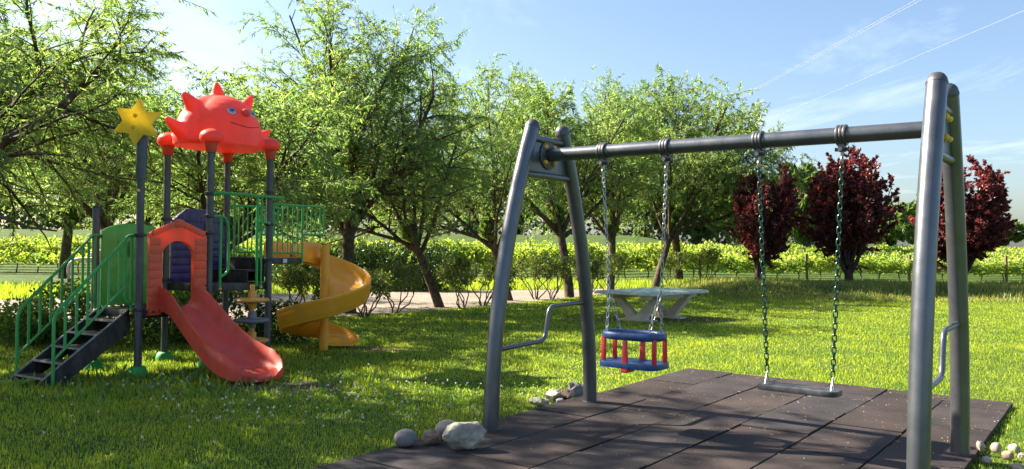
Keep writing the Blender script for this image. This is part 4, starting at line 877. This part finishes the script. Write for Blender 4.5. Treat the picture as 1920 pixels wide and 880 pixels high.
place_tree('w', 'willow_tree', W2, (-.05, 24.6), 6.5, .9, R(20), 'leaning willow whose trunk base shows beside the front leg next to the toddler swing', 'tree', GW)
place_tree('w', 'willow_tree', W3, (1.85, 26.2), 6.9, .85, R(120), 'straight slim willow framed by the two swing legs beside the toddler swing', 'tree', GW)
place_tree('w', 'willow_tree', W1, (3.6, 30.0), 7.4, .8, R(80), 'willow behind the silver swing chain', 'tree', GW)
place_tree('w', 'willow_tree', W2, (5.6, 32.4), 8.2, .85, R(190), 'leaning willow standing behind the table tennis table', 'tree', GW)
place_tree('w', 'willow_tree', W3, (7.2, 35.5), 8.2, .85, R(220), 'last willow of the row with a thin straight trunk', 'tree', GW)
place_tree('w', 'willow_tree', W3, (-19.5, 36.0), 8.0, 1.1, R(300), 'dark willow standing at the vineyard edge beyond the stairs', 'tree', GW)
place_tree('w', 'willow_tree', W1, (-13.5, 27.5), 8.0, 1.0, R(150), 'full willow across the path behind the star', 'tree', GW)
PLUM = dict(levels=3, seg=[3, 8, 5, 3], jit=[.04, .07, .12, .15], up=[.02, .05, .05, .0], rmin=.004, tap=[.8, .25, .3, .4], kids=[11, 14, 10, 0], **{'from': [.4, .10, .08, 0]}, ang=[(10, 38), (22, 50), (25, 60)], len=[(5.5, 7.4), (.24, .38), (.28, .5)], rk=[.5, .42, .5], lean=(0, 0, 1), L=.42, R=.13)
PL1 = variant('plum_a', 511, PLUM, .085, .055, 34, 'plum', 'pbark', .05, 46000)
PL2 = variant('plum_b', 522, mk(PLUM, kids=[13, 14, 10, 0]), .085, .055, 34, 'plum', 'pbark', .05, 54000)
GP = 'purple-leaved plum trees on the bank'
place_tree('p', 'plum_tree', PL1, (9.1, 30.6), 4.05, .78, 0, 'smallest dark red plum tree, next to the willow row', 'tree', GP)
place_tree('p', 'plum_tree', PL2, (12.65, 31.0), 4.75, .92, 1.0, 'broad dark red plum tree between the two other plums', 'tree', GP)
place_tree('p', 'plum_tree', PL2, (17.2, 31.6), 4.55, 1.05, 2.6, 'dark red plum tree partly hidden by two swing legs', 'tree', GP)
FARP = mk(WIL, L=1.0, kids=[6, 8, 7, 0], ang=[(25, 70), (30, 60), (30, 65)])
FT = variant('far_tree', 611, FARP, .34, .20, 14, 'farleaf', 'bark', .2, 16000)
for i, (x, y, h, w, lb) in enumerate([(22.5, 62, 7.3, .8, 'yellow-green tree peeping out behind the broad plum'), (35.0, 78, 5.6, 1.0, 'rounded grey-green tree in the vineyard between two dark red plums')]):
    place_tree('f', 'broadleaf_tree', FT, (x, y), h, w, i * 2.0, lb, 'tree')
GT = 'distant trees at the far edge of the vineyard'
for i in range(16):
    rr_ = random.Random(i + 70); x = 82 + i * 8.5; y = 185 + rr_.uniform(-8, 14)
    place_tree('f', 'distant_tree', FT, (x, y), rr_.uniform(5.5, 8.5), rr_.uniform(1.2, 1.7), rr_.uniform(0, 6), 'small distant tree in the green line beyond the vineyard', 'tree', GT)
for i in range(26):
    rr_ = random.Random(i + 170); x = -125 + i * 7.4; y = 128 + rr_.uniform(-10, 20)
    place_tree('f', 'distant_tree', FT, (x, y), rr_.uniform(7.5, 12), rr_.uniform(1.3, 1.8), rr_.uniform(0, 6), 'distant tree seen through gaps between the willows', 'tree', 'distant trees beyond the willows')

rng = np.random.default_rng(91); n = 16000; x = rng.uniform(-135, 48, n); y = 122 + rng.normal(0, 4, n); tp = 6.0 + 1.8 * np.sin(x * .21) + 1.3 * np.sin(x * .53 + 1)
pos = np.stack([x, y, gz(x, y) + rng.random(n) ** .8 * tp], 1); wd = link_mesh('far_wood', leaf_mesh('far_wood', pos, unit(rng.normal(size=(n, 3))), rng.uniform(.5, 1.0, n), rng.uniform(.4, .8, n), rng), MT['farleaf']); tag(wd, 'far-off green wood closing the view behind the willows', 'wood', kind='stuff')
# ------------------------------------------------------------------ bushes, hedge, shrubs
def leaf_cloud(rng, lobes, n, up=.15):
    """points in the outer half of several lobes, leaves pointing outwards"""
    ps = []; ds = []; tot = sum(l[1][0] * l[1][1] + l[1][1] * l[1][2] for l in lobes)
    for c, rad in lobes:
        k = int(n * (rad[0] * rad[1] + rad[1] * rad[2]) / tot); d = unit(rng.normal(size=(k, 3))); q = rng.uniform(.45, 1.06, (k, 1)) ** .6
        bump = 1 + .22 * np.sin(d[:, :1] * 7 + c[0] * 3) * np.sin(d[:, 1:2] * 6 + c[1]) * np.cos(d[:, 2:] * 5)
        p = np.array(c) + d * q * bump * np.array(rad); ps.append(p); ds.append(unit(d * .5 + unit(rng.normal(size=(k, 3))) * .8 + np.array([0, 0, up])))
    p = np.concatenate(ps); d = np.concatenate(ds); m = p[:, 2] > .03; return p[m], d[m]
def bush(name, loc, lobes, n, leafL, leafW, mat, label, cat, seed, stems=9, grp=None):
    rng = np.random.default_rng(seed); p, d = leaf_cloud(rng, lobes, n)
    e = empty(name, (loc[0], loc[1], float(gz(*loc))), label, cat, grp)
    me = leaf_mesh(name + '_foliage', p, d, leafL * rng.uniform(.6, 1.3, len(p)), leafW * rng.uniform(.7, 1.3, len(p)), rng); link_mesh('foliage', me, MT[mat], e)
    b = MB(); r = random.Random(seed)
    for k in range(stems):
        c, rad = r.choice(lobes); t = V(c[0] + r.uniform(-.6, .6) * rad[0], c[1] + r.uniform(-.6, .6) * rad[1], c[2] + r.uniform(0, .6) * rad[2]); s0 = V(c[0] * .8 + r.uniform(-.15, .15), c[1] * .8 + r.uniform(-.1, .1), -.02)
        b.tube([s0, s0.lerp(t, .5) + V(r.uniform(-.08, .08), r.uniform(-.08, .08), 0), t], [.014, .01, .004], 5)
    link_mesh('stems', b.mesh('stems', smooth=60), MT['twig'], e); return e
bush('leafy_bush', (-6.2, 12.9), [((0, 0, .55), (.75, .5, .62)), ((-.8, .1, .45), (.6, .45, .5)), ((.75, .2, .5), (.6, .5, .55)), ((-1.35, -.1, .25), (.5, .4, .32))], 6500, .075, .052, 'bush', 'rounded light green bush behind the green stair rails', 'bush', 31)
bush('leafy_bush', (-4.6, 13.4), [((0, 0, .42), (.8, .45, .48)), ((.9, .1, .3), (.5, .4, .36)), ((-.7, 0, .4), (.5, .4, .45))], 4200, .075, .05, 'hedge', 'darker low bush under the tower decks', 'bush', 32)
bush('leafy_bush', (-7.9, 13.3), [((0, 0, .3), (.55, .4, .36)), ((.5, -.3, .2), (.4, .35, .26)), ((-.6, .1, .2), (.4, .3, .25))], 2200, .075, .055, 'bush', 'small pale bush at the path edge beyond the stair foot', 'bush', 33)
lob = [((-5.2 + .75 * k, .12 * math.sin(k * 2.1), .85 + .06 * math.sin(k * 1.7)), (.72, .75, .88 + .08 * math.sin(k * 2.9))) for k in range(12)]
bush('laurel_hedge', (-4.6, 29.6), [((x * .66, y, z), r) for (x, y, z), r in lob], 17000, .13, .062, 'hedge', 'long dark green laurel hedge across the gravel path', 'hedge', 34, 14)
def shrub(loc, h, sp, seed, label):
    r = random.Random(seed); rng = np.random.default_rng(seed)
    e = empty('pruned_shrub', (loc[0], loc[1], float(gz(*loc))), label, 'shrub', 'pruned shrubs along the path'); b = MB(); tips = []
    for k in range(r.randint(5, 7)):
        az = k * 2.4 + r.random(); q = V(math.cos(az) * .05, math.sin(az) * .05, -.02); pts = [q.copy()]; d = V(math.cos(az) * .5, math.sin(az) * .5, 1).normalized()
        for i in range(7):
            d = (d + V(r.gauss(0, .33), r.gauss(0, .33), .12)).normalized(); q = q + d * (h * .62 / 6); pts.append(q.copy())
        b.tube(pts, [.021 - .0017 * i for i in range(8)], 6); tips.append(q)
        for j in range(2):
            t2 = q + V(r.uniform(-.2, .2) * sp * 2, r.uniform(-.15, .15), r.uniform(.12, .3) * h); b.tube([pts[5], q.lerp(t2, .3), t2], [.010, .008, .004], 5); tips.append(t2)
    link_mesh('stems', b.mesh('stems', smooth=60), MT['twig'], e)
    lob = [((t.x, t.y, t.z + .02), (.17 * sp * 2, .15, .14)) for t in tips]; p, dd = leaf_cloud(rng, lob, 1700)
    link_mesh('foliage', leaf_mesh('shrub_foliage', p, dd, .085 * rng.uniform(.6, 1.3, len(p)), .042 * rng.uniform(.7, 1.3, len(p)), rng), MT['shrub'], e)
SH = [((-3.25, 18.25), 1.05, .55, 'pruned shrub with many crooked stems beside the spiral slide'), ((-2.75, 19.6), 1.2, .6, 'pruned shrub with leafy top between spiral slide and leaning trunk'), ((-4.6, 18.0), 1.15, .3, 'thin shrub with a few bare stems under the spiral slide entry'), ((-1.25, 21.3), 1.25, .55, 'crooked shrub between the leaning trunk and a denser shrub'), ((-.75, 22.3), 1.3, .45, 'dense shrub next to the front swing leg'), ((.75, 25.2), 1.35, .5, 'crooked shrub seen in the gap between two swing legs'), ((1.25, 25.6), 1.3, .45, 'shrub leaning towards the slim willow trunk'), ((2.5, 26.6), 1.3, .45, 'shrub between the slim willow trunk and the table'), ((3.3, 28.0), 1.35, .6, 'wide shrub behind the silver chains of the toddler swing'), ((6.3, 33.5), 1.5, .6, 'shrub between the last two willow trunks'), ((8.0, 34.0), 1.5, .7, 'spreading bare-stemmed shrub beyond the far table end')]
for i, (l, h, sp, lb) in enumerate(SH): shrub(l, h, sp, 800 + i, lb)

# ------------------------------------------------------------------ vineyard
def vine_variant(seed):
    r = random.Random(seed); rng = np.random.default_rng(seed); b = MB()
    pts = [V(r.gauss(0, .02), r.gauss(0, .02), -.02 + .12 * i) for i in range(6)]; b.tube(pts, [.032, .03, .026, .026, .028, .03], 6)
    for s in (-1, 1): b.tube([pts[-1], pts[-1] + V(s * .25, 0, .06), pts[-1] + V(s * .5, 0, .05)], [.02, .015, .01], 5)
    tr = b.mesh('vine_trunk', smooth=60); tr.materials.append(MT['twig'])
    p, d = leaf_cloud(rng, [((0, 0, .95), (.6, .3, .36)), ((-.3, 0, 1.1), (.35, .25, .32)), ((.3, .05, 1.15), (.35, .25, .34))], 520, -.1)
    f = leaf_mesh('vine_foliage', p, d, .13 * rng.uniform(.6, 1.3, len(p)), .12 * rng.uniform(.7, 1.2, len(p)), rng); f.materials.append(MT['vine']); return tr, f
VV = [vine_variant(s) for s in (1, 2, 3, 4)]
pb = MB(); pb.box((0, 0, .68), (.05, 0, 0), (0, .05, 0), (0, 0, .74)); post_me = pb.mesh('vineyard_post', smooth=0, bevel=.008); post_me.materials.append(MT['wood'])
rv = random.Random(77)
def rowy(x, k): return 39.5 + 2.5 * k + (0.16 * (x - 12) if x > 9 else -.48 + .10 * (9 - x) * 1.0)
x = -36.0
while x < 34:
    y = rowy(x, 0); z = float(gz(x, y)); tr, f = rv.choice(VV)
    e = empty('grapevine', (x, y, z), 'leafy grapevine with a dark stem in the front vineyard row', 'grapevine', 'vines of the front vineyard row'); e.rotation_euler = (0, 0, rv.uniform(-.2, .2) + (math.pi if rv.random() < .5 else 0)); s = rv.uniform(.85, 1.12); e.scale = (1.15, 1, s * (.80 if x > 9 else 1.12))
    link_mesh('stem', tr, None, e); link_mesh('foliage', f, None, e); x += 1.08 + rv.uniform(-.1, .1)
for x in [-34 + 5.3 * i for i in range(13)] + [34.0]:
    y = rowy(x, 0) + .02; o = link_mesh('vineyard_post', post_me, None); o.location = (x + .5, y - .06, float(gz(x, y)) - .05); o.rotation_euler = (rv.uniform(-.04, .04), rv.uniform(-.05, .05), rv.random()); tag(o, 'weathered wooden post in the front vineyard row', 'post', 'posts of the front vineyard row')
for zz_ in (.62, .95):
    b = MB(); b.tube([V(x, rowy(x, 0), float(gz(x, rowy(x, 0))) + zz_) for x in np.linspace(-36, 34, 60)], .006, 4); o = b.build('trellis_wire', MT['pipe']); tag(o, 'thin trellis wire %s along the front vineyard row' % ('low' if zz_ < .8 else 'higher up'), 'wire')
def row_mesh(seed, L, n, lf):
    rng = np.random.default_rng(seed); x = rng.uniform(-L / 2, L / 2, n); z = .42 + rng.beta(2, 1.8, n) * (.68 + .14 * np.sin(x * 1.9) + .1 * np.sin(x * 5.1)); y = rng.normal(0, .2, n)
    d = unit(rng.normal(size=(n, 3)) + np.array([0, -.3, .3])); m = leaf_mesh('vine_row', np.stack([x, y, z], 1), d, lf * rng.uniform(.7, 1.3, n), lf * .9 * rng.uniform(.7, 1.2, n), rng); m.materials.append(MT['vine']); return m
RW = [row_mesh(9, 74, 11000, .17), row_mesh(10, 74, 11000, .17)]; RF = [row_mesh(12, 150, 9000, .34), row_mesh(13, 150, 9000, .34)]
b = MB()
for k in range(1, 30):
    far = k > 9
    o = link_mesh('vine_row', (RF if far else RW)[k % 2], None)
    y = 39.5 + 2.5 * k if not far else 64.5 + 4.2 * (k - 9); xx = 1.0 if not far else 12 + k * 1.5
    o.location = (xx, y, float(gz(xx, y))); o.rotation_euler = (0, 0, R(3.0 if k % 2 else 3.0)); o.scale = (1, 1, 1.0 if not far else 1.15)
    tag(o, 'long bright green vine row behind the front vineyard row', 'vine row', 'vine rows receding across the vineyard')

# ------------------------------------------------------------------ small background things, cables
e = empty('pipe_stand', (-11.6, 22.4, 0), 'bent grey pipe stand with a tilted board beyond the bush', 'stand')
b = MB(); b.tube(rounded([V(-12.0, 22.4, -.02), V(-12.0, 22.4, .98), V(-11.8, 22.4, 1.14), V(-10.9, 22.3, 1.16)], .16, 6), .045, 10); b.build('pipe', MT['pipe'], e)
b = MB(); b.tube([V(-10.95, 22.3, -.02), V(-10.95, 22.3, 1.3)], .04, 10); b.build('upright', MT['pipe'], e)
b = MB(); b.box((-10.95, 22.3, 1.42), (.34, .0, .10), (0, .22, .05), (-.01, -.005, .02)); b.build('tilted_board', MT['sticker'], e)
VPX = (882 - 960) / 1550.0
for (X0, Z0, lb) in ((14.0, 9.55, 'thin pale overhead cable hanging as one of a close pair'), (14.25, 9.6, 'thin pale overhead cable hanging as one of a close pair'), (18.1, 9.55, 'single thin pale overhead cable set apart from the pair')):
    b = MB(); b.tube([V(X0 + (yy) * VPX, yy, Z0 + .0000 * yy) for yy in (-60, -20, 10, 30, 60, 100, 160, 260)], .0055, 5); o = b.build('overhead_cable', MT['wire']); tag(o, lb, 'cable', 'overhead cables')

# ------------------------------------------------------------------ grass, clover, weeds (nobody could count them)
rng = np.random.default_rng(2024)
def cand(n, y0, y1, pw):
    u = rng.random(n); y = (y0 ** pw + u * (y1 ** pw - y0 ** pw)) ** (1 / pw); x = rng.uniform(-1, 1, n) * (.66 * y + 1.2); return x, y
def lawn(x, y):
    k = ~inmat(x, y, -.045 + .035 * np.sin(x * 9) * np.sin(y * 7)) & (y < ynear(x) - .05 + .25 * np.sin(x * 5.0) * np.sin(y * 3))
    for (cx, cy, rx, ry) in SOIL:
        q = ((x - cx) / rx) ** 2 + ((y - cy) / ry) ** 2; k &= ~((q < 1.0) & (rng.random(len(x)) > .12 + .5 * q))
    for p in (PA, PC, PB, PF, PD, PE): k &= ~(((x - p.x) ** 2 + (y - p.y) ** 2) < .15 ** 2)
    return k
def blades(name, x, y, h, w, mat, lean=.55):
    n = len(x); th = rng.uniform(0, 6.283, n); d = np.stack([np.cos(th), np.sin(th), np.zeros(n)], 1); ph = rng.uniform(0, 6.283, n); f = np.stack([np.cos(ph), np.sin(ph), np.zeros(n)], 1)
    z = gz(x, y); p = np.stack([x, y, z - .004], 1); h = h[:, None]; w = w[:, None]; ln = (rng.random((n, 1)) ** 1.3) * lean
    up = np.array([0, 0, 1.0]); m = p + up * h * .55 + f * h * ln * .35; t = p + up * h * (1 - .25 * ln) + f * h * ln
    v = np.stack([p - d * w / 2, p + d * w / 2, m + d * w * .42, m - d * w * .42, t], 1).reshape(-1, 3); base = np.arange(n)[:, None] * 5
    fl = np.concatenate([base + np.array([[0, 1, 2, 3]]), base + np.array([[3, 2, 4]])], 1).reshape(-1); lt = np.tile([4, 3], n)
    return link_mesh(name, np_mesh(name, v, fl, lt), MT[mat])
def clump(x, y): return .5 + .5 * np.sin(x * 2.3 + 1.7 * np.sin(y * 1.9)) * np.sin(y * 2.9 + 1.3 * np.sin(x * 1.4))
x, y = cand(420000, 4.6, 27.5, .55); k = lawn(x, y); x, y = x[k], y[k]
tall = np.exp(-(((x + 4.0) / 2.2) ** 2 + ((y - 9.6) / 2.2) ** 2)); h = (.023 + .023 * clump(x, y) + .018 * tall) * rng.uniform(.55, 1.35, len(x)) * (1 + .012 * y)
w = (.0028 + .00048 * y) * rng.uniform(.7, 1.3, len(x))
g1 = blades('grass', x, y, h, w, 'grass'); tag(g1, 'short green lawn grass around the playground', 'grass', kind='stuff')
n = 30000; x = rng.uniform(4.5, 27, n); y = rng.uniform(26.2, 33, n); k = rng.random(n) < np.clip((x - 4.5) / 3, 0, 1); x, y = x[k], y[k]
g2 = blades('bank_grass', x, y, rng.uniform(.06, .22, len(x)) * (.6 + .8 * clump(x * .5, y * .5)), rng.uniform(.016, .03, len(x)), 'drygrass', .8); tag(g2, 'tall dry and green grass growing on the earth bank', 'grass', kind='stuff')
n = 26000; x = rng.uniform(-26, 8, n); y = yfar(x) + rng.random(n) ** 1.3 * 9; k = y < 39
g3 = blades('meadow_grass', x[k], y[k], rng.uniform(.08, .32, k.sum()), rng.uniform(.015, .03, k.sum()), 'grass', .7); tag(g3, 'loose meadow grass between the path and the vineyard', 'grass', kind='stuff')
def flowers(name, x, y, hz, mat, label):
    n = len(x); m = 14; d = unit(rng.normal(size=(n, m, 3)) + np.array([0, 0, .35])); c = np.stack([x, y, gz(x, y) + hz], 1)[:, None, :]; p = (c + d * .002).reshape(-1, 3)
    o = link_mesh(name, leaf_mesh(name, p, d.reshape(-1, 3), np.full(n * m, .0125), np.full(n * m, .008), rng), MT[mat]); return tag(o, label, 'flowers', kind='stuff')
n = 300; x = rng.normal(-1.7, 1.5, n); y = rng.normal(8.3, .95, n); k = lawn(x, y) & (clump(x * 1.3, y * 1.3) > .3) & (y > 6.3); x, y = x[k], y[k]
x2 = rng.uniform(2.6, 10, 260); y2 = rng.uniform(16.5, 26, 260); k2 = clump(x2, y2) > .55; x = np.concatenate([x, x2[k2]]); y = np.concatenate([y, y2[k2]])
flowers('clover_flowers', x, y, rng.uniform(.075, .12, len(x)), 'clover', 'small white clover flowers dotted through the lawn')
n = 5200; x = rng.normal(-1.6, 1.6, n); y = rng.normal(8.0, 1.1, n); k = lawn(x, y) & (y > 5.6); x, y = x[k], y[k]; n = len(x); th = rng.uniform(0, 6.28, n)
o = link_mesh('clover_leaves', leaf_mesh('clover_leaves', np.stack([x, y, rng.uniform(.03, .085, n)], 1), unit(np.stack([np.cos(th), np.sin(th), rng.uniform(-.1, .5, n)], 1)), rng.uniform(.018, .03, n), rng.uniform(.016, .026, n), rng), MT['weed']); tag(o, 'low clover leaves mixed into the lawn', 'clover', kind='stuff')
n = 420; x = rng.normal(-3.7, 1.1, n); y = rng.normal(9.2, .55, n); k = lawn(x, y); x, y = x[k], y[k]; n = len(x); th = rng.uniform(0, 6.28, n)
o = link_mesh('weed_leaves', leaf_mesh('weed_leaves', np.stack([x, y, np.full(n, .0)], 1), unit(np.stack([np.cos(th) * .6, np.sin(th) * .6, rng.uniform(.6, 1.6, n)], 1)), rng.uniform(.10, .19, n), rng.uniform(.022, .04, n), rng, .1), MT['weed']); tag(o, 'broad upright weed leaves in front of the slide', 'weeds', kind='stuff')
x = np.array([-5.42] * 9); y = np.array([9.12] * 9); th = np.linspace(0, 6.0, 9)
o = link_mesh('dock_plant', leaf_mesh('dock_plant', np.stack([x, y, np.full(9, .01)], 1), unit(np.stack([np.cos(th), np.sin(th), np.full(9, .35)], 1)), np.full(9, .22), np.full(9, .085), rng, .1), MT['weed']); tag(o, 'broad-leaved dock plant at the foot of the stairs', 'plant')
